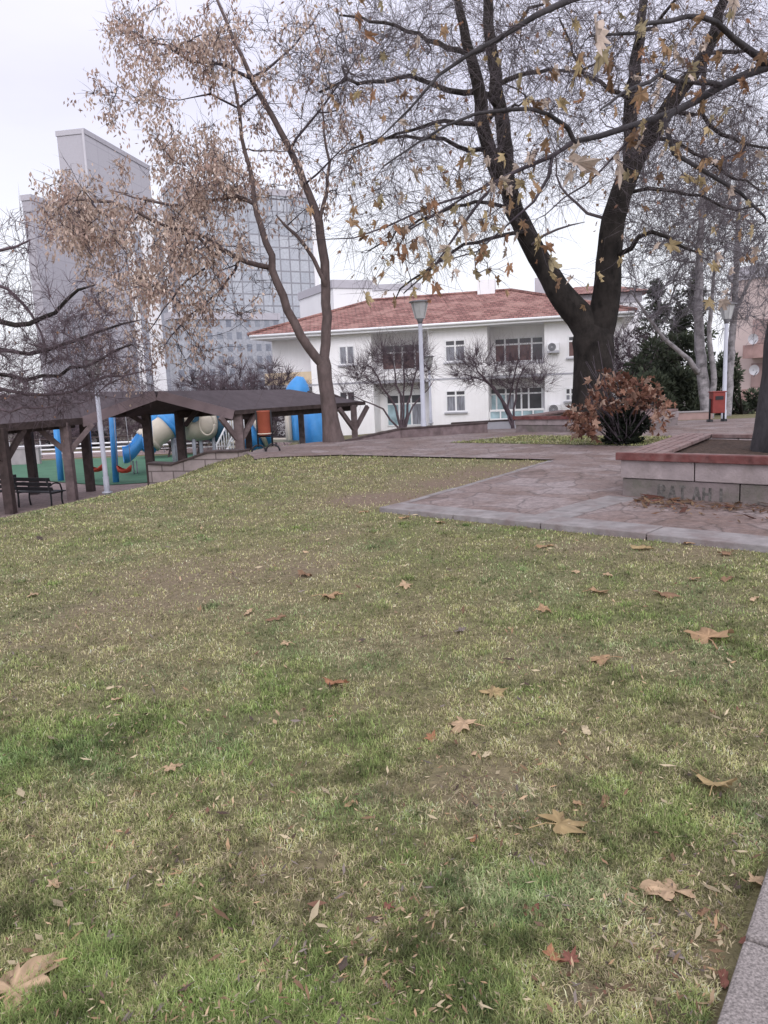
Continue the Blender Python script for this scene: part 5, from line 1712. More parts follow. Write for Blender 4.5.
# ------------------------------------------------------------------ trees
class Skel:
    def __init__(s):
        s.P, s.par, s.man, s.dir = [], [], [], []

    def path(s, pts, rads, step=.35, jit=.02, attach=True):
        pts = np.array(pts, float); rads = np.array(rads, float)
        n = max(3, int(6))
        # Catmull through the points, radii alike
        q = np.hstack([pts, rads[:, None]])
        c = spline(q, n)
        seg = np.linalg.norm(np.diff(c[:, :3], axis=0), axis=1); cum = np.concatenate([[0], np.cumsum(seg)])
        k = max(2, int(cum[-1] / step) + 1)
        tt = np.linspace(0, cum[-1], k)
        c = np.stack([np.interp(tt, cum, c[:, i]) for i in range(4)], -1)
        c[1:-1, :3] += rng.normal(0, jit, (k - 2, 3))
        par = -1
        st = 0
        if s.P and attach:
            d = np.linalg.norm(np.array(s.P) - c[0, :3], axis=1)
            par = int(np.argmin(d))
            if d[par] < step * .6:
                st = 1
        ids = []
        for i in range(st, k):
            p = c[i, :3]
            prev = s.P[par] if par >= 0 else None
            dd = p - prev if prev is not None else (c[1, :3] - c[0, :3])
            s.P.append(p); s.par.append(par); s.man.append(c[i, 3]); s.dir.append(dd / (np.linalg.norm(dd) + 1e-9))
            par = len(s.P) - 1; ids.append(par)
        return ids

    def grow(s, T, step=.4, bend=.35, a=.45, jit=.03, sag=0.0, skip=0, maxd=None):
        """reach every target from the nearest fitting place of what has grown so far"""
        T = np.asarray(T, float); n = len(T)
        cost = np.full(n, 1e9); src = np.zeros(n, int)
        def upd(i0):
            P = np.array(s.P[i0:]); D = np.array(s.dir[i0:])
            for j in range(0, len(P), 64):
                p = P[j:j + 64]; dd = D[j:j + 64]
                v = T[:, None, :] - p[None]
                L = np.linalg.norm(v, axis=2) + 1e-6
                cs = np.einsum('tpk,pk->tp', v, dd) / L
                c = L * (1 + a * (1 - cs))
                m = np.argmin(c, 1); cm = c[np.arange(n), m]
                b = cm < cost
                cost[b] = cm[b]; src[b] = m[b] + i0 + j
        upd(skip)
        alive = np.ones(n, bool)
        for _ in range(n):
            c = np.where(alive, cost, 1e9)
            t = int(np.argmin(c))
            if c[t] > 1e8: break
            alive[t] = False
            cost[t] = -1
            p0 = s.P[src[t]]; d0 = s.dir[src[t]]; p1 = T[t]
            L = np.linalg.norm(p1 - p0)
            if L < .05 or (maxd and L > maxd): continue
            mid = p0 + d0 * L * bend + np.array([0, 0, -sag * L])
            k = int(np.clip(math.ceil(L / step), 2, 9))
            i0 = len(s.P); par = int(src[t])
            for i in range(1, k + 1):
                f_ = i / k
                q = (1 - f_) ** 2 * p0 + 2 * f_ * (1 - f_) * mid + f_ * f_ * p1
                if i < k: q = q + rng.normal(0, jit * L / k * 2, 3)
                dd = q - s.P[par]
                s.P.append(q); s.par.append(par); s.man.append(0.0); s.dir.append(dd / (np.linalg.norm(dd) + 1e-9)); par = len(s.P) - 1
            upd(i0)

    def mesh(s, rmin, ex=.42, split=.05, kbig=12):
        """radii by the number of tips carried; returns arrays for thick wood and thin wood"""
        n = len(s.P); P = np.array(s.P); par = np.array(s.par)
        kids = [[] for _ in range(n)]
        for i in range(n):
            if par[i] >= 0: kids[par[i]].append(i)
        tips = np.zeros(n)
        for i in range(n - 1, -1, -1):
            if not kids[i]: tips[i] += 1
            if par[i] >= 0: tips[par[i]] += tips[i]
        r = np.maximum(np.array(s.man), rmin * tips ** ex)
        for i in range(n):
            if par[i] >= 0 and s.man[i] == 0:
                r[i] = min(r[i], r[par[i]] * .88)
        r = np.maximum(r, rmin)
        out = {True: ([], [], 0), False: ([], [], 0)}
        acc = {True: [[], [], 0], False: [[], [], 0]}
        stack = [(i, -1) for i in range(n) if par[i] < 0]
        while stack:
            i, frm = stack.pop()
            chain = [i]
            while kids[chain[-1]]:
                ks = kids[chain[-1]]
                main = max(ks, key=lambda q: (s.man[q] > 0, r[q], tips[q]))
                for q in ks:
                    if q != main: stack.append((q, chain[-1]))
                chain.append(main)
            idx = np.array(chain)
            pts = P[idx]; rr = r[idx].copy()
            if frm >= 0:
                pts = np.vstack([P[frm], pts]); rr = np.concatenate([[min(rr[0], r[frm])], rr])
            if len(pts) < 2: continue
            rr[-1] *= .6
            big = rr[0] > split
            k = kbig if rr[0] > .12 else (7 if rr[0] > .045 else (5 if rr[0] > .02 else 3))
            v, q = tube_arrays(pts, rr, k)
            A = acc[big]
            A[0].append(v); A[1].append(q + A[2]); A[2] += len(v)
        res = []
        for b in (True, False):
            A = acc[b]
            res.append((np.concatenate(A[0]), np.concatenate(A[1])) if A[0] else None)
        s.tipidx = [i for i in range(n) if not kids[i]]
        s.r = r
        return res

    def tip_arrays(s, every=None):
        i = np.array(s.tipidx)
        return np.array(s.P)[i], np.array(s.dir)[i]

    def thin_nodes(s, rmax):
        i = np.array([k for k in range(len(s.P)) if s.r[k] < rmax and s.par[k] >= 0])
        return np.array(s.P)[i], np.array(s.dir)[i]


def twigs(B, D, L, r0, spread, droop=0.0, up=0.0):
    """three-sided little twigs with one bend, flat arrays; returns tips too"""
    n = len(B)
    d = D + rng.normal(0, spread, (n, 3)); d[:, 2] += up
    d /= np.linalg.norm(d, axis=1)[:, None]
    d2 = d + rng.normal(0, .3, (n, 3)); d2[:, 2] -= droop
    d2 /= np.linalg.norm(d2, axis=1)[:, None]
    p1 = B + d * (L * .5)[:, None]; p2 = p1 + d2 * (L * .5)[:, None]
    ref = rng.normal(0, 1, (n, 3))
    x = np.cross(d, ref); x /= np.linalg.norm(x, axis=1)[:, None] + 1e-9
    y = np.cross(d, x)
    V = np.empty((n, 7, 3))
    for j in range(3):
        o = x * math.cos(j * 2.094) + y * math.sin(j * 2.094)
        V[:, j] = B + o * r0[:, None]; V[:, 3 + j] = p1 + o * (r0 * .75)[:, None]
    V[:, 6] = p2
    o = np.arange(n)[:, None, None] * 7
    q = (o + np.array([[0, 1, 4, 3], [1, 2, 5, 4], [2, 0, 3, 5]])[None]).reshape(-1, 4)
    t = (o + np.array([[3, 4, 6], [4, 5, 6], [5, 3, 6]])[None]).reshape(-1, 3)
    return V.reshape(-1, 3), q, t, p2, d2


def region(ells, n, Ylo, Yhi, wsum=None):
    """targets filling ellipses of the view at distances Ylo..Yhi (a crown has depth)"""
    w_ = np.array([e[2] * e[3] * (e[4] if len(e) > 4 else 1) for e in ells], float); w_ /= w_.sum()
    ch = rng.choice(len(ells), n, p=w_)
    out = []
    for c in ch:
        e = ells[c]
        a = rng.uniform(0, 2 * math.pi); r_ = math.sqrt(rng.random())
        f_ = 1 - .6 * r_ ** 2
        Ym = (Ylo + Yhi) / 2
        out.append(at(e[0] + e[2] * r_ * math.cos(a), e[1] + e[3] * r_ * math.sin(a), Ym + (Yhi - Ylo) / 2 * f_ ** .5 * rng.uniform(-1, 1)))
    return np.array(out)


def tree_obj(name, lab, cat_, loc, sk, rmin, bark_m, twig_m, ntw, twl, twr, spread=.6, droop=0., up=0., ex=.42, group=None, split=.05, rnode=None, kbig=12):
    t = thing(name, lab, cat_, loc, group)
    big, small = sk.mesh(rmin, ex, split, kbig)
    if big is not None:
        obj_np('trunk', big[0], big[1], None, bark_m, t, None, True)
    P, D = sk.thin_nodes(rnode or rmin * 2.2)
    i = rng.integers(0, len(P), ntw)
    V, q, tr, tips, td = twigs(P[i], D[i], rng.uniform(twl * .5, twl * 1.4, ntw), np.full(ntw, twr), spread, droop, up)
    if small is not None:
        V2 = np.vstack([small[0], V]); q2 = np.vstack([small[1], q + len(small[0])]); tr2 = tr + len(small[0])
    else:
        V2, q2, tr2 = V, q, tr
    crown = obj_np('crown', V2, q2, tr2, twig_m, t, None, False)
    return t, crown, tips, td


def A(px, py, Y, dy=0):
    return at(px, py, Y + dy)


# ---- great forked plane tree
def build_big_plane():
    Y = 22.2
    sk = Skel()
    base = A(592, 440, Y); base[2] = float(H(base[0], base[1])) + .05
    sk.path([base, A(592, 405, Y), A(593, 375, Y), A(594, 352, Y), A(592, 335, Y)], [.80, .60, .57, .58, .60], jit=.0)
    sk.path([A(592, 338, Y), A(581, 318, Y), A(563, 297, Y, .1), A(545, 268, Y, .3), A(528, 238, Y, .3), A(514, 208, Y, .3), A(508, 185, Y, .3)], [.45, .42, .37, .31, .29, .26, .24], jit=.01)
    sk.path([A(509, 188, Y, .3), A(506, 160, Y, .5), A(502, 120, Y, .7), A(496, 80, Y, .9), A(490, 40, Y, 1), A(488, -10, Y, 1.2), A(484, -70, Y, 1.3)], [.22, .21, .20, .18, .16, .13, .08], jit=.02)
    sk.path([A(511, 195, Y, .2), A(494, 165, Y, -.3), A(484, 130, Y, -.6), A(480, 95, Y, -.8), A(472, 60, Y, -1), A(462, 20, Y, -1.2), A(450, -40, Y, -1.5)], [.2, .19, .18, .17, .14, .11, .07], jit=.02)
    sk.path([A(595, 345, Y), A(603, 315, Y, -.1), A(608, 285, Y, -.2), A(609, 255, Y, -.3), A(613, 222, Y, -.3), A(621, 195, Y, -.3), A(632, 165, Y, -.3)], [.46, .42, .38, .35, .33, .30, .29], jit=.01)
    sk.path([A(632, 168, Y, -.3), A(648, 140, Y, -.5), A(666, 112, Y, -.8), A(684, 85, Y, -1), A(704, 55, Y, -1.3), A(718, 20, Y, -1.6), A(735, -40, Y, -2)], [.25, .23, .21, .19, .16, .13, .08], jit=.02)
    sk.path([A(631, 170, Y, -.3), A(630, 135, Y, .2), A(632, 100, Y, .5), A(636, 60, Y, .8), A(642, 15, Y, 1), A(650, -40, Y, 1.2)], [.22, .20, .19, .16, .12, .08], jit=.02)
    sk.path([A(610, 248, Y, -.3), A(622, 255, Y, -.6), A(634, 247, Y, -.9), A(645, 232, Y, -1.2), A(662, 236, Y, -1.5), A(690, 250, Y, -2)], [.09, .075, .07, .06, .05, .035], jit=.03)
    # side limbs
    for pts, r_ in (
        ([(489, 95), (455, 88), (420, 78), (370, 80), (320, 92)], .09), ([(484, 125), (450, 122), (415, 128), (370, 145)], .075), ([(497, 85), (535, 70), (570, 72), (600, 60)], .07),
        ([(505, 150), (470, 148), (430, 140), (390, 136), (350, 150)], .075), ([(524, 232), (490, 240), (455, 250), (420, 275), (395, 300)], .06), ([(514, 205), (480, 205), (440, 212), (400, 232), (370, 250)], .06),
        ([(470, 55), (430, 40), (390, 25), (340, 15)], .08), ([(490, 45), (520, 20), (560, -10)], .07), ([(668, 110), (700, 118), (735, 140), (780, 150)], .08), ([(705, 55), (740, 50), (790, 60)], .07),
        ([(632, 100), (600, 85), (575, 60), (560, 20)], .07), ([(640, 30), (670, 10), (700, -20)], .06), ([(620, 195), (650, 190), (690, 195), (725, 210), (765, 205)], .06), ([(612, 225), (580, 205), (560, 180), (555, 150)], .05),
        ([(650, 138), (690, 150), (730, 175), (770, 190)], .06), ([(532, 245), (560, 228), (585, 222)], .045)):
        k = len(pts); side = rng.uniform(-2.5, 2.5)
        sk.path([A(x, y, Y, side * i / k) for i, (x, y) in enumerate(pts)], np.linspace(r_, r_ * .35, k), jit=.05)
    ell = [(440, 60, 110, 80), (380, 110, 70, 90), (430, 180, 90, 80, 1.0), (540, 80, 70, 90), (600, 120, 60, 90), (680, 60, 90, 80), (690, 160, 80, 80), (570, 20, 180, 60), (400, 250, 60, 50, .5), (740, 100, 60, 120), (520, 170, 60, 60, .7), (660, 230, 50, 45, .5), (340, 40, 60, 60, .8), (720, 240, 50, 40, .5)]
    T = region(ell, 2700, Y - 5.5, Y + 5.5)
    sk.grow(T, .5, .3, .5, .022)
    t, crown, tips, td = tree_obj('plane_tree', 'huge dark plane tree forking low into two thick limbs inside the stone planter', 'tree', base, sk, .0066, 'bark', 'twig_far', 12500, 1.15, .0042, .5, .25, -.05, .42)
    # sparse leaves still hanging, and seed balls
    i = rng.choice(len(tips), 900, replace=False)
    n = len(i)
    pal = np.array([LEAFCOL['tan'], LEAFCOL['pale'], LEAFCOL['orange'], (.38, .28, .15), (.36, .25, .20), (.34, .20, .15)])
    c = pal[rng.integers(0, 6, n)] * rng.uniform(.75, 1.1, (n, 1))
    V, tr, cc = many_plane_leaves(tips[i], rng.uniform(.05, .105, n), rng.normal(0, 1, (n, 3)) + [0, -.4, 0], rng.normal(0, .5, (n, 3)) + [0, 0, -1], c, rng.uniform(-.6, .8, n))
    obj_np('leaves', V, None, tr, 'leaf', crown, cc)


build_big_plane()


# ---- nearer plane tree whose boughs hang over the lawn
def build_near_plane():
    sk = Skel()
    b = NP(1.75, 1.62)
    base = np.array([b[0], b[1], .40])
    Y = b[1]
    px0 = proj((b[0], b[1], 1.5))[0]
    sk.path([base, base + (0, 0, .6), base + (.05, 0, 1.6), base + (.15, 0, 2.6), base + (.22, -.05, 3.6), base + (.2, -.2, 4.6), base + (.3, -.3, 6.5), base + (.2, -.2, 8.5)], [.46, .38, .35, .33, .31, .28, .22, .14], jit=.01)
    top = base + (.22, -.05, 3.6)
    sk.path([top, A(800, 58, 9.6), A(768, 66, 9.3), A(720, 86, 9.0), A(679, 110, 8.8), A(639, 123, 8.6), A(587, 139, 8.3), A(560, 152, 8.1), A(511, 175, 7.8), A(456, 203, 7.5), A(412, 228, 7.3)], [.13, .085, .05, .044, .04, .035, .028, .024, .018, .012, .007], jit=.012)
    sk.path([base + (.2, -.1, 4.2), A(820, -30, 8.5), A(700, -25, 7.8), A(600, -10, 7.2), A(560, 6, 7.0), A(522, 29, 6.9), A(492, 40, 6.8), A(462, 58, 6.7), A(444, 76, 6.6), A(410, 108, 6.5), A(382, 136, 6.4)], [.12, .07, .042, .032, .027, .023, .019, .016, .013, .009, .006], jit=.012)
    sk.path([A(680, 110, 8.8), A(668, 118, 8.6), A(668, 150, 8.5), A(703, 171, 8.4), A(736, 189, 8.3), A(765, 217, 8.2)], [.03, .028, .026, .023, .02, .013], jit=.015)
    sk.path([A(768, 66, 9.3), A(740, 40, 8.6), A(703, 15, 8.0), A(660, 22, 7.4), A(620, 30, 6.8), A(590, 36, 6.2)], [.05, .035, .026, .02, .014, .008], jit=.02)
    sk.path([A(720, 86, 9.0), A(690, 80, 8.2), A(655, 78, 7.4), A(625, 92, 6.8), A(600, 110, 6.2)], [.035, .025, .02, .013, .007], jit=.02)
    sk.path([A(587, 139, 8.3), A(560, 120, 7.9), A(520, 110, 7.5), A(470, 118, 7.1), A(430, 140, 6.9), A(385, 165, 6.7)], [.03, .022, .018, .014, .01, .006], jit=.02)
    sk.path([A(511, 175, 7.8), A(480, 205, 7.6), A(455, 235, 7.5), A(430, 268, 7.4), A(405, 292, 7.3)], [.02, .016, .012, .009, .006], jit=.02)
    sk.path([A(560, 152, 8.1), A(548, 180, 7.8), A(530, 205, 7.6), A(505, 225, 7.4), A(470, 255, 7.2), A(440, 262, 7.1)], [.022, .018, .014, .011, .008, .006], jit=.02)
    sk.path([A(456, 203, 7.5), A(430, 205, 7.3), A(395, 222, 7.2), A(350, 235, 7.1), A(310, 240, 7.0)], [.014, .011, .009, .007, .005], jit=.02)
    sk.path([A(639, 123, 8.6), A(620, 150, 8.3), A(600, 175, 8.0), A(572, 190, 7.6), A(545, 215, 7.3)], [.022, .018, .013, .009, .006], jit=.02)
    big = [(596, 36, 27, 'pale'), (578, 62, 16, 'tan'), (700, 22, 15, 'tan'), (735, 4, 22, 'pale'), (690, 75, 20, 'olive'), (668, 46, 18, 'tan'), (640, 30, 18, 'olive'), (579, 170, 30, 'pale'), (616, 168, 21, 'pale'), (585, 168, 20, 'yel'), (633, 140, 18, 'brown'), (657, 92, 20, 'pale'), (525, 105, 14, 'yel'), (561, 106, 14, 'yel'), (577, 69, 14, 'yel'), (520, 82, 13, 'olive'), (522, 185, 13, 'yel'), (555, 72, 12, 'pale'), (537, 243, 16, 'yel'), (549, 265, 16, 'olive'), (509, 270, 14, 'orange'), (553, 277, 13, 'yel'), (432, 262, 18, 'yel'), (405, 258, 16, 'orange'), (366, 300, 16, 'yel'), (437, 290, 15, 'orange'), (400, 250, 13, 'orange'), (414, 247, 13, 'brown'), (411, 292, 12, 'yel'), (426, 278, 12, 'tan'), (480, 260, 13, 'orange'), (460, 185, 14, 'tan'), (690, 180, 15, 'yel'), (715, 268, 13, 'yel'), (680, 150, 13, 'yel'), (752, 232, 12, 'yel'), (620, 262, 10, 'yel'), (599, 278, 11, 'yel'), (570, 280, 9, 'pale'), (358, 20, 13, 'orange'), (368, 38, 14, 'orange'), (383, 58, 10, 'olive'), (700, 110, 16, 'tan'), (640, 100, 20, 'tan'), (760, 60, 14, 'brown'), (745, 85, 13, 'orange'), (600, 60, 22, 'olive'), (613, 85, 16, 'brown'), (706, 45, 13, 'pale'), (535, 158, 14, 'pale'), (545, 145, 12, 'tan'), (510, 205, 14, 'tan'), (470, 160, 10, 'pale'), (568, 178, 16, 'pale'), (495, 230, 12, 'olive'), (523, 228, 12, 'brown'), (455, 225, 11, 'tan')]
    ell = [(640, 60, 130, 70), (700, 130, 80, 70), (560, 130, 90, 60), (470, 150, 90, 70), (430, 220, 70, 50), (500, 40, 120, 45), (400, 90, 60, 60, .6), (730, 200, 50, 60, .7), (410, 275, 45, 35, .6)]
    T = region(ell, 330, 6.0, 9.4)
    for (ex_, ey_, rx_, ry_, k_) in ((440, 232, 70, 52, 46), (500, 190, 40, 40, 10), (650, 75, 90, 60, 22), (690, 200, 60, 60, 16), (390, 190, 40, 60, 10), (400, 60, 50, 60, 6)):
        for _ in range(k_):
            big.append((ex_ + rx_ * rng.uniform(-1, 1), ey_ + ry_ * rng.uniform(-1, 1), rng.uniform(7, 14), ['tan', 'orange', 'pale', 'yel', 'brown', 'tan', 'olive', 'pale'][rng.integers(0, 8)]))
    Pn = np.array(sk.P[20:]); pn = np.array([proj(q) for q in Pn])
    hang_ = []
    for x, y, s_, c_ in big:
        j = int(np.argmin(np.hypot(pn[:, 0] - x, pn[:, 1] - y)))
        hang_.append(at(x, y - s_ * .45, Pn[j][1] - rng.uniform(0, .5)))
    sk.grow(np.array(hang_), .2, .35, .5, .03, .02, skip=20)
    sk.grow(T, .25, .3, .5, .04, .05, skip=20, maxd=2.2)
    t, crown, tips, td = tree_obj('plane_tree', 'plane tree in the near planter, its boughs reaching over the lawn with large hanging leaves', 'tree', base, sk, .0026, 'bark_bough', 'twig', 1300, .40, .0019, .55, .25, 0, .42, split=.024)
    # leaves: those the photograph shows large, hung from the nearest twig, then smaller ones
    P, D = sk.thin_nodes(.02)
    pxs = np.array([proj(p) for p in P])
    CL = dict(LEAFCOL); CL['yel'] = (.44, .345, .20); CL['olive'] = (.36, .30, .19); CL['pale'] = (.56, .46, .40); CL['orange'] = (.34, .19, .115)
    lp, ls, lc, ln, ltd = [], [], [], [], []
    sv, sq, so = [], [], 0
    stalks = []
    for x, y, s_, c_ in big:
        hp = hang_[len(stalks)]
        j = int(np.argmin(np.linalg.norm(P - hp, axis=1)))
        ctr = at(x, y, hp[1])
        sz = s_ / F * np.linalg.norm(ctr - EYEP) * .72
        dirn = np.array([rng.normal(0, .35), rng.normal(0, .3), -1.0])
        top_ = ctr - dirn / np.linalg.norm(dirn) * sz * .5
        stalks.append((P[j], top_))
        lp.append(top_); ls.append(sz); lc.append(np.array(CL[c_]) * rng.uniform(.85, 1.1)); ln.append([rng.normal(0, .9), -1, rng.normal(0, .5)]); ltd.append(dirn)
    i = rng.choice(len(tips), min(170, len(tips)), replace=False)
    pal = [CL['yel'], CL['tan'], CL['orange'], CL['pale'], CL['brown'], CL['olive'], CL['pale'], CL['tan']]
    for k in i:
        lp.append(tips[k]); ls.append(rng.uniform(.045, .10)); lc.append(np.array(pal[rng.integers(0, 8)]) * rng.uniform(.75, 1.1)); ln.append(rng.normal(0, 1, 3)); ltd.append([rng.normal(0, .6), rng.normal(0, .6), -1])
    V, tr, cc = many_plane_leaves(np.array(lp), np.array(ls), np.array(ln), np.array(ltd), np.array(lc), rng.uniform(-.7, .9, len(lp)), len(big))
    qs, o_ = [], len(V)
    for a, b_ in stalks:
        if .02 < np.linalg.norm(a - b_) < .3:
            v, q = tube_arrays(np.array([a, (a + b_) / 2 + (0, 0, .01), b_]), np.array([.003, .0024, .0024]), 4)
            V = np.vstack([V, v]); cc = np.vstack([cc, np.tile([.11, .08, .06], (len(v), 1))]); qs.append(q + o_); o_ += len(v)
    obj_np('leaves', V, np.vstack(qs), tr, 'leaf', crown, cc)


build_near_plane()


# ---- tan seeded tree over the shelter
def build_ash():
    Y = 21.3
    sk = Skel()
    base = A(334, 444, Y); base[2] = -.05
    sk.path([base, A(331, 425, Y), A(328, 400, Y), A(325, 380, Y), A(324, 366, Y)], [.33, .245, .205, .195, .205], jit=0)
    sk.path([A(324, 370, Y), A(326, 340, Y, .1), A(326, 305, Y, .1), A(325, 270, Y, .2), A(322, 243, Y, .2), A(318, 218, Y, .2), A(305, 184, Y, .2), A(290, 150, Y, .2), A(272, 115, Y, .3), A(256, 88, Y, .3), A(243, 60, Y, .4), A(230, 30, Y, .4), A(218, 0, Y, .5), A(205, -40, Y, .6)], [.14, .135, .13, .125, .12, .11, .095, .085, .075, .065, .055, .045, .035, .025], jit=.01)
    sk.path([A(322, 368, Y), A(302, 338, Y, -.2), A(288, 308, Y, -.3), A(277, 275, Y, -.4), A(268, 248, Y, -.5), A(258, 215, Y, -.6), A(250, 180, Y, -.6), A(243, 140, Y, -.7), A(238, 100, Y, -.8), A(232, 60, Y, -.8)], [.135, .125, .115, .105, .09, .075, .06, .048, .036, .025], jit=.03)
    for pts, r_, dy in (
        ([(272, 268), (250, 263), (228, 252), (210, 240), (196, 234), (170, 235)], .075, -1.5), ([(318, 218), (325, 195), (327, 170), (326, 140), (322, 105)], .06, .8), ([(325, 283), (312, 258), (296, 236), (285, 224), (276, 215)], .065, -.6),
        ([(250, 78), (236, 72), (217, 64), (192, 60), (166, 47), (140, 40)], .05, .6), ([(288, 225), (300, 215), (310, 205)], .02, -.8), ([(238, 108), (222, 98), (200, 94), (180, 100)], .03, -1), ([(256, 205), (235, 195), (215, 200), (190, 205), (150, 200), (110, 190)], .05, .9),
        ([(240, 258), (225, 285), (205, 305), (185, 320), (165, 345)], .04, -1.2), ([(225, 250), (195, 275), (170, 300), (150, 330)], .035, -2), ([(196, 234), (160, 225), (120, 205), (80, 200), (50, 205)], .045, -1.5), ([(255, 85), (275, 60), (300, 40), (320, 10)], .04, .8), ([(290, 150), (310, 120), (335, 90), (355, 60)], .04, -.8), ([(305, 184), (330, 160), (352, 140)], .03, -1)):
        k = len(pts)
        sk.path([A(x, y, Y, dy * i / k) for i, (x, y) in enumerate(pts)], np.linspace(r_, r_ * .4, k), jit=.03)
    dense = [(125, 45, 38, 38), (160, 55, 45, 40), (150, 105, 45, 38), (190, 35, 55, 45), (75, 198, 34, 28, 1.4), (62, 215, 26, 32, 1.3), (105, 215, 36, 30), (155, 205, 45, 40), (190, 185, 50, 35), (215, 180, 40, 25), (165, 250, 55, 45), (130, 275, 34, 40), (205, 225, 40, 35), (165, 310, 40, 34), (110, 310, 22, 45, .7), (240, 165, 45, 25), (200, 130, 45, 30, .6), (135, 350, 40, 28, .7), (85, 240, 30, 25)]
    sparse = [(260, 60, 70, 55), (300, 110, 50, 60), (240, 280, 40, 40), (300, 200, 40, 50), (330, 60, 40, 60), (210, 330, 40, 40), (190, 360, 25, 20), (345, 150, 25, 50)]
    cen = region(dense, 165, Y - 3.2, Y + 3.2)
    T1_ = np.vstack([c + rng.normal(0, .26, (4, 3)) for c in cen]); T2_ = region(sparse, 420, Y - 3, Y + 3)
    sk.grow(np.vstack([T1_, T2_]), .45, .32, .5, .04, .02)
    t, crown, tips, td = tree_obj('ash_tree', 'slender forked tree hung with tan seed bunches leaning over the shelter', 'tree', base, sk, .0075, 'bark_pale', 'twig', 4200, .55, .0052, .7, .2, 0, .42)
    # seed bunches: many little drooping keys about each tip of the dense parts
    pts = []
    for p in T1_:
        k = rng.integers(1, 3)
        for _ in range(k):
            pts.append(p + rng.normal(0, .14, 3))
    for p in T2_:
        if rng.random() < .30: pts.append(p + rng.normal(0, .12, 3))
    pts = np.array(pts)
    m = 20
    C_ = np.repeat(pts, m, 0); n = len(C_)
    hue = np.repeat(rng.random(len(pts)), m)
    off = rng.normal(0, 1, (n, 3)) * np.array([.11, .11, .15]); off[:, 2] -= .10
    Pk = C_ + off
    L = rng.uniform(.085, .165, n); w_ = L * rng.uniform(.32, .5, n)
    d = rng.normal(0, .5, (n, 3)); d[:, 2] -= 1; d /= np.linalg.norm(d, axis=1)[:, None]
    x = np.cross(d, rng.normal(0, 1, (n, 3))); x /= np.linalg.norm(x, axis=1)[:, None]
    V = np.stack([Pk, Pk + d * (L * .5)[:, None] + x * (w_ / 2)[:, None], Pk + d * L[:, None], Pk + d * (L * .5)[:, None] - x * (w_ / 2)[:, None]], 1).reshape(-1, 3)
    q = np.arange(n)[:, None] * 4 + np.array([[0, 1, 2, 3]])
    pal0, pal1 = np.array([.66, .53, .45]), np.array([.38, .26, .225])
    c = (pal0[None] * (1 - hue[:, None]) + pal1[None] * hue[:, None]) * rng.uniform(.6, 1.2, (n, 1))
    obj_np('seed_foliage', V, q, None, 'leaf', crown, np.repeat(c, 4, 0))


build_ash()


# ---- bare tree at the near side, drooping over the shelter roof
def build_droopy():
    Y = 17.0
    sk = Skel()
    base = np.array([-11.4, Y + .5, float(H(-11.4, Y + .5)) - .05])
    sk.path([base, base + (.1, 0, 1.2), base + (.3, 0, 2.4), base + (.5, -.1, 3.2)], [.26, .2, .18, .16], jit=.01)
    for pts, r_, dy in (([(-60, 310), (-20, 322), (15, 325), (45, 318), (60, 305), (75, 292), (95, 285)], .07, -1), ([(-60, 330), (-20, 345), (20, 352), (60, 345), (100, 330), (140, 320)], .06, .5), ([(-60, 340), (-10, 372), (40, 378), (90, 362), (130, 345)], .06, -.5), ([(-50, 350), (0, 390), (50, 395), (100, 380), (140, 372)], .05, 1.2), ([(-60, 300), (-10, 285), (20, 300), (40, 330), (45, 365)], .05, 1), ([(-40, 280), (0, 250), (30, 240)], .05, 0), ([(-50, 360), (-10, 405), (30, 412), (70, 405)], .045, -1)):
        k = len(pts)
        sk.path([A(x, y, Y, dy * i / k) for i, (x, y) in enumerate(pts)], np.linspace(r_, r_ * .35, k), jit=.04)
    ell = [(40, 370, 75, 40, 1.4), (20, 395, 60, 25, 1.5), (90, 350, 55, 40), (60, 320, 60, 45, .6), (10, 300, 35, 60, .6), (120, 375, 40, 25, .8), (20, 245, 30, 40, .3)]
    sk.grow(region(ell, 620, Y - 2.2, Y + 1.8), .35, .3, .4, .05, .03)
    t, crown, tips, td = tree_obj('bare_tree', 'bare purple grey tree drooping its twigs over the shelter roof', 'tree', base, sk, .006, 'bark', 'twig_purple', 5200, .5, .0045, .7, .25, 0, .42)
    i = rng.choice(len(tips), 60, replace=False); n = 60
    c = np.array([.30, .17, .11])[None] * rng.uniform(.6, 1.2, (n, 1))
    V, tr, cc = many_plane_leaves(tips[i], rng.uniform(.03, .055, n), rng.normal(0, 1, (n, 3)), rng.normal(0, .4, (n, 3)) + [0, 0, -1], c, rng.uniform(-.5, .8, n))
    obj_np('leaves', V, None, tr, 'leaf', crown, cc)


build_droopy()


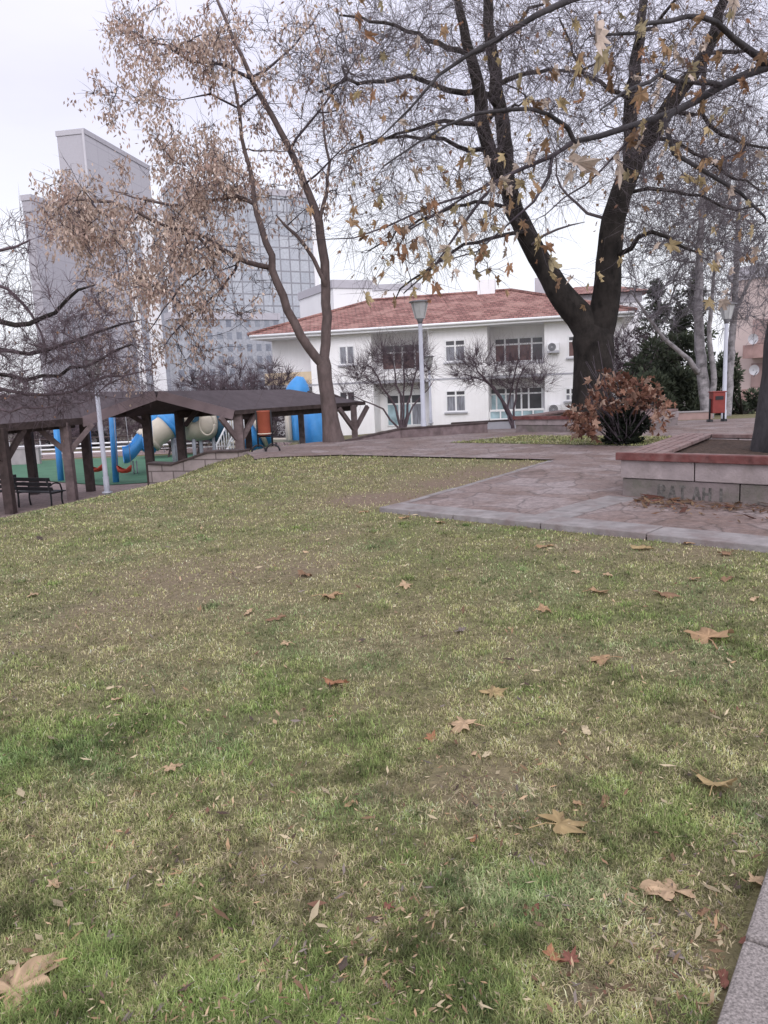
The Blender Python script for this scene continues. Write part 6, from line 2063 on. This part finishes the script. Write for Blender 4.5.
# ---- pale trunked trees by the pink flats
def build_birches():
    def one(Y, trunks, ell, n, lab, ntw):
        sk = Skel()
        x0, y0 = trunks[0][0][0]
        base = A(x0, y0, Y); base[2] = float(H(base[0], base[1])) - .1
        first = True
        for pts, r_, dy in trunks:
            P = [A(x, y, Y, dy * i / len(pts)) for i, (x, y) in enumerate(pts)]
            if first:
                P[0] = base
            sk.path(P, np.linspace(r_, r_ * .3, len(P)), jit=.012); first = False
        sk.grow(region(ell, n, Y - 3.5, Y + 3.5), .6, .3, .55, .04)
        return tree_obj('birch_tree', lab, 'tree', base, sk, .012, 'bark_white', 'twig_pale', ntw, .9, .0085, .6, .1, .1, .40, split=.07)
    one(31.0, [([(707, 424), (706, 400), (702, 370), (699, 330), (699, 290), (700, 250), (702, 200), (705, 150)], .27, .5), ([(708, 405), (714, 380), (709, 340), (712, 300), (716, 250)], .14, -1), ([(697, 372), (686, 357), (664, 338), (645, 312), (630, 290)], .12, -1.5)],
        [(680, 230, 60, 80), (700, 160, 60, 60), (650, 260, 45, 60), (720, 260, 50, 70), (660, 300, 40, 35), (640, 200, 30, 60, .6)], 760, 'pale barked bare tree with three leaning stems behind the red bin', 5200)
    one(34.0, [([(726, 424), (729, 390), (731, 350), (735, 300), (737, 250), (740, 190), (742, 140)], .2, .5), ([(733, 320), (748, 285), (765, 260)], .1, -1)],
        [(745, 230, 45, 90), (760, 280, 35, 60), (735, 170, 45, 60)], 480, 'pale grey bare tree standing behind the lamp before the pink flats', 3200)


build_birches()


# ---- bare shrubs by the white house
def build_shrub(base_px, Y, stems, ell, n, lab, m='twig_purple', rm=.0055, ntw=2400, twl=.7):
    sk = Skel()
    base = A(base_px[0], base_px[1], Y)
    base[2] = float(H(base[0], base[1])) - .05
    sk.path([base, base + (0, 0, .12)], [.07, .06], step=.1, jit=0)
    for pts, r_, dy in stems:
        sk.path([base + (0, 0, .08)] + [A(x, y, Y, dy * (i + 1) / len(pts)) for i, (x, y) in enumerate(pts)], np.linspace(r_, r_ * .35, len(pts) + 1), jit=.03, attach=False)
        sk.par[sk.par.index(-1, 1)] = 0 if -1 in sk.par[1:] else -1
    sk.grow(region(ell, n, Y - 1.4, Y + 1.4), .3, .35, .7, .04)
    return tree_obj('bare_shrub', lab, 'shrub', base, sk, rm, m, m, ntw, twl, rm * .75, .35, -.1, .7, .42, group='bare shrubs before the white house', split=.035)


build_shrub((403, 430), 26, [([(394, 405), (383, 385), (372, 368)], .05, -.6), ([(400, 405), (396, 380), (392, 355)], .05, .6), ([(408, 405), (413, 380), (420, 360)], .05, .5), ([(392, 420), (374, 405), (352, 395)], .045, -.8), ([(410, 412), (422, 395), (434, 380)], .04, -.3), ([(404, 400), (404, 375), (405, 350)], .04, .2)],
            [(388, 372, 42, 22), (400, 355, 30, 12), (360, 385, 22, 18), (420, 370, 18, 20)], 420, 'wide bare shrub with many upright stems beneath the first balcony')
build_shrub((513, 424), 27, [([(505, 405), (492, 388), (478, 372)], .075, -.5), ([(500, 395), (482, 380), (464, 374)], .05, .5), ([(515, 400), (519, 380), (530, 362)], .045, .4), ([(508, 405), (514, 380), (518, 360)], .04, -.4)],
            [(488, 368, 36, 20), (520, 372, 26, 22), (470, 374, 16, 14), (542, 376, 14, 18, .6)], 340, 'leaning bare shrub on one crooked stem below the second balcony')


def bush_mass(px, py, Y, rx, rz, n, lab, m, stems=60, tw=2200, twl=.8, grp='bare bushes behind the playground'):
    base = at(px, py, Y); base[2] = float(H(base[0], base[1])) - .05
    sk = Skel()
    sk.path([base, base + (0, 0, .3)], [.06, .05], step=.2, jit=0)
    T = []
    for _ in range(n):
        a = rng.uniform(0, 6.28); e = math.acos(rng.uniform(.05, 1)); r_ = rng.uniform(.45, 1) ** .6
        T.append(base + np.array([rx * r_ * math.sin(e) * math.cos(a), rx * .6 * r_ * math.sin(e) * math.sin(a), .3 + rz * r_ * math.cos(e)]))
    sk.grow(np.array(T), .5, .3, .3, .05)
    return tree_obj('bare_bush', lab, 'bush', base, sk, .012, m, m, tw, twl, .009, .5, 0, .5, .34, group=grp, split=.06)


for px, py, Y, rx, rz, lab, m in ((235, 425, 40, 2.4, 4.2, 'purplish bare bush behind the blue pointed roof', 'twig_purple'), (275, 425, 39, 2.2, 4.1, 'bare bush against the tan parapet of the house', 'twig_purple'), (205, 430, 43, 2.4, 3.9, 'bare bush below the reflection block', 'twig_purple'),
                                  (30, 440, 46, 3.6, 3.6, 'brown bare bush seen past the outermost posts', 'twig_purple'), (75, 440, 46.5, 3.6, 3.4, 'brown bare bush behind the white lamp foot', 'twig_purple'), (118, 440, 45.5, 3.4, 3.3, 'brown bare bush behind the swing', 'twig_purple'), (160, 440, 46, 3.4, 3.0, 'brown bare bush behind the chute', 'twig_purple'), (-8, 440, 45.5, 3.4, 3.8, 'brown bare bush at the edge beyond the railing', 'twig_purple'), (632, 400, 36, 2.4, 4.2, 'thin grey bare bush between the forked trunk and the evergreens', 'twig_purple')):
    bush_mass(px, py, Y, rx, rz, 300 if Y < 44 else 150, lab, m, tw=4200 if Y < 44 else 2200)


# ---- evergreens
def leaf_blobs(clumps, size, cols, up=.3):
    """clumps: (centre, radius) -> many small leaf sprays"""
    Vs, n0, cs = [], 0, []
    out = []
    for c, rad, m in clumps:
        d = rng.normal(0, 1, (m, 3)); d /= np.linalg.norm(d, axis=1)[:, None]
        r_ = rng.uniform(.35, 1.05, m)[:, None]
        P = c + d * r_ * np.asarray(rad)
        out.append((P, d))
    P = np.vstack([o[0] for o in out]); d = np.vstack([o[1] for o in out]); n = len(P)
    t = d + rng.normal(0, .6, (n, 3)); t[:, 2] += up; t /= np.linalg.norm(t, axis=1)[:, None]
    x = np.cross(t, rng.normal(0, 1, (n, 3))); x /= np.linalg.norm(x, axis=1)[:, None]
    L = size * rng.uniform(.6, 1.5, n); w_ = L * .4
    V = np.stack([P, P + t * (L * .5)[:, None] + x * (w_ / 2)[:, None], P + t * L[:, None], P + t * (L * .5)[:, None] - x * (w_ / 2)[:, None]], 1).reshape(-1, 3)
    q = np.arange(n)[:, None] * 4 + np.array([[0, 1, 2, 3]])
    k = rng.random(n)[:, None]
    c = (np.array(cols[0])[None] * k + np.array(cols[1])[None] * (1 - k)) * np.clip(.55 + .45 * d[:, 2:3] + .25, .3, 1.2)  # sprays facing down get darker: shading put into the leaf colour
    return V, q, np.repeat(c, 4, 0)


def evergreen(px, py, Y, blobs, lab, cols=((.085, .10, .066), (.045, .058, .042)), size=.22, dens=900, grp='evergreens behind the red bin', conifer=None):
    base = at(px, py, Y); base[2] = float(H(base[0], base[1]))
    t = thing('evergreen_tree' if conifer else 'evergreen_shrub', lab, 'tree' if conifer else 'shrub', base, grp)
    if conifer:
        h, r_ = conifer
        obj('trunk', MB().tube([base - (0, 0, .1), base + (0, 0, h * .95)], [.16, .02], 8), 'bark', t, True)
        cl = []
        for k in range(34):
            f_ = rng.random() ** .8
            a = rng.uniform(0, 6.28); rr = r_ * (1 - f_) * rng.uniform(.4, 1)
            cl.append((base + np.array([rr * math.cos(a), rr * math.sin(a), .4 + f_ * (h - .4)]), (.55 * (1.1 - f_) + .12, .55 * (1.1 - f_) + .12, .28), dens // 12))
    else:
        st = MB()
        cl = []
        for x, y, rx, ry in blobs:
            c = at(x, y, Y + rng.uniform(-.8, .8)); s_ = Y / F
            for _ in range(5):
                o = rng.normal(0, .5, 3) * np.array([rx * s_, rx * s_, ry * s_])
                cl.append((c + o, (rx * s_ * .55, rx * s_ * .5, ry * s_ * .5), dens // 5))
            st.tube([base, base * .5 + c * .5 + (0.05, 0, 0), c], [.06, .045, .02], 6)
        obj('stem', st, 'bark', t, True)
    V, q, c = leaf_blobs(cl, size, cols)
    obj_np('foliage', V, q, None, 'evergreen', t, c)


evergreen(662, 425, 33, [(650, 395, 20, 22), (670, 385, 22, 22), (660, 365, 20, 18), (685, 400, 16, 18), (640, 408, 14, 14)], 'broad dark evergreen shrub behind the brown leafed bush', dens=1100)
evergreen(690, 425, 35, [(690, 370, 16, 18), (700, 395, 14, 20), (680, 350, 14, 14), (712, 398, 8, 14)], 'dark evergreen shrub at the foot of the pale trunks', dens=900)
evergreen(742, 424, 36, [(728, 410, 9, 9), (745, 408, 12, 9), (762, 406, 12, 9), (735, 372, 8, 18), (720, 372, 7, 22)], 'low dark green hedge shrub under the pink flats', dens=700)
evergreen(655, 420, 40, None, 'dark pointed conifer rising behind the shrubs', conifer=(7.0, 1.7))
evergreen(678, 420, 42, None, 'slim dark conifer beside the pale trunks', conifer=(6.4, 1.2))
evergreen(693, 420, 41, None, 'tall dark conifer just behind the pale trunks', conifer=(7.6, 1.3))
evergreen(640, 400, 38, [(636, 375, 12, 16), (628, 390, 10, 14)], 'ochre and green shrub by the house corner', cols=((.16, .10, .05), (.07, .055, .035)), dens=700)


# ---- bush smothered in fallen plane leaves
def build_leafy_bush():
    p = ground(622, 446)
    base = np.array([p[0], p[1], .03])
    t = thing('leaf_covered_bush', 'dark round bush smothered in rust brown plane leaves beside the path', 'bush', base)
    Y = p[1]
    cl = []
    for x, y, rx, ry, m in ((622, 433, 14, 12, 1400), (624, 417, 16, 10, 900), (638, 424, 11, 8, 500), (608, 422, 9, 6, 300), (628, 441, 12, 6, 700), (614, 441, 9, 6, 500)):
        c = at(x, y, Y + .2); s_ = Y / F
        cl.append((c, (rx * s_, .45, ry * s_), m))
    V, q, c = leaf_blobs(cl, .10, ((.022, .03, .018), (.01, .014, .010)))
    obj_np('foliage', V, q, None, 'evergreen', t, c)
    st = MB()
    for _ in range(26):
        q_ = at(rng.uniform(575, 668), rng.uniform(385, 425), Y + rng.uniform(-.6, .6))
        st.tube([base + (rng.normal(0, .12), rng.normal(0, .12), 0), base * .5 + q_ * .5 + rng.normal(0, .08, 3), q_], [.018, .012, .005], 5)
    for _ in range(16):
        q_ = at(rng.uniform(578, 612), rng.uniform(335, 400), Y + rng.uniform(-.3, .6))
        st.tube([base + (rng.normal(0, .12), rng.normal(0, .12), .1), base * .5 + q_ * .5 + rng.normal(0, .1, 3), q_], [.014, .01, .004], 5)
    obj('stem', st, 'twig', t, True)
    n = 540
    ell = [(620, 395, 34, 18, 1.2), (595, 415, 30, 18), (645, 408, 30, 18), (588, 425, 22, 14), (612, 380, 22, 12), (640, 388, 24, 12), (665, 405, 14, 12, .5), (620, 412, 36, 12, .4), (658, 412, 22, 14, .5), (588, 420, 14, 16, .7), (600, 433, 14, 8, .6), (652, 428, 16, 8, .5)]
    P = region(ell, n, Y - .95, Y + .85)
    pp = np.array([proj(p_) for p_ in P])
    P = P[~((np.abs(pp[:, 0] - 622) < 27 - .25 * (pp[:, 1] - 412)) & (pp[:, 1] > 412 + 6 * np.sin(pp[:, 0] * .3)) & (P[:, 1] < Y + .5))]; n = len(P)
    pal = np.array([(.22, .105, .072), (.28, .15, .105), (.17, .078, .056), (.36, .23, .175), (.42, .30, .24), (.12, .055, .042)])
    c = pal[rng.choice(6, n, p=[.24, .24, .2, .13, .07, .12])] * rng.uniform(.7, 1.15, (n, 1))
    V, tr, cc = many_plane_leaves(P, rng.uniform(.075, .14, n), rng.normal(0, .8, (n, 3)) + [0, -.5, .5], rng.normal(0, .7, (n, 3)) + [0, 0, -.7], c, rng.uniform(-.6, 1, n))
    obj_np('caught_leaves', V, None, tr, 'leaf', t, cc)


build_leafy_bush()
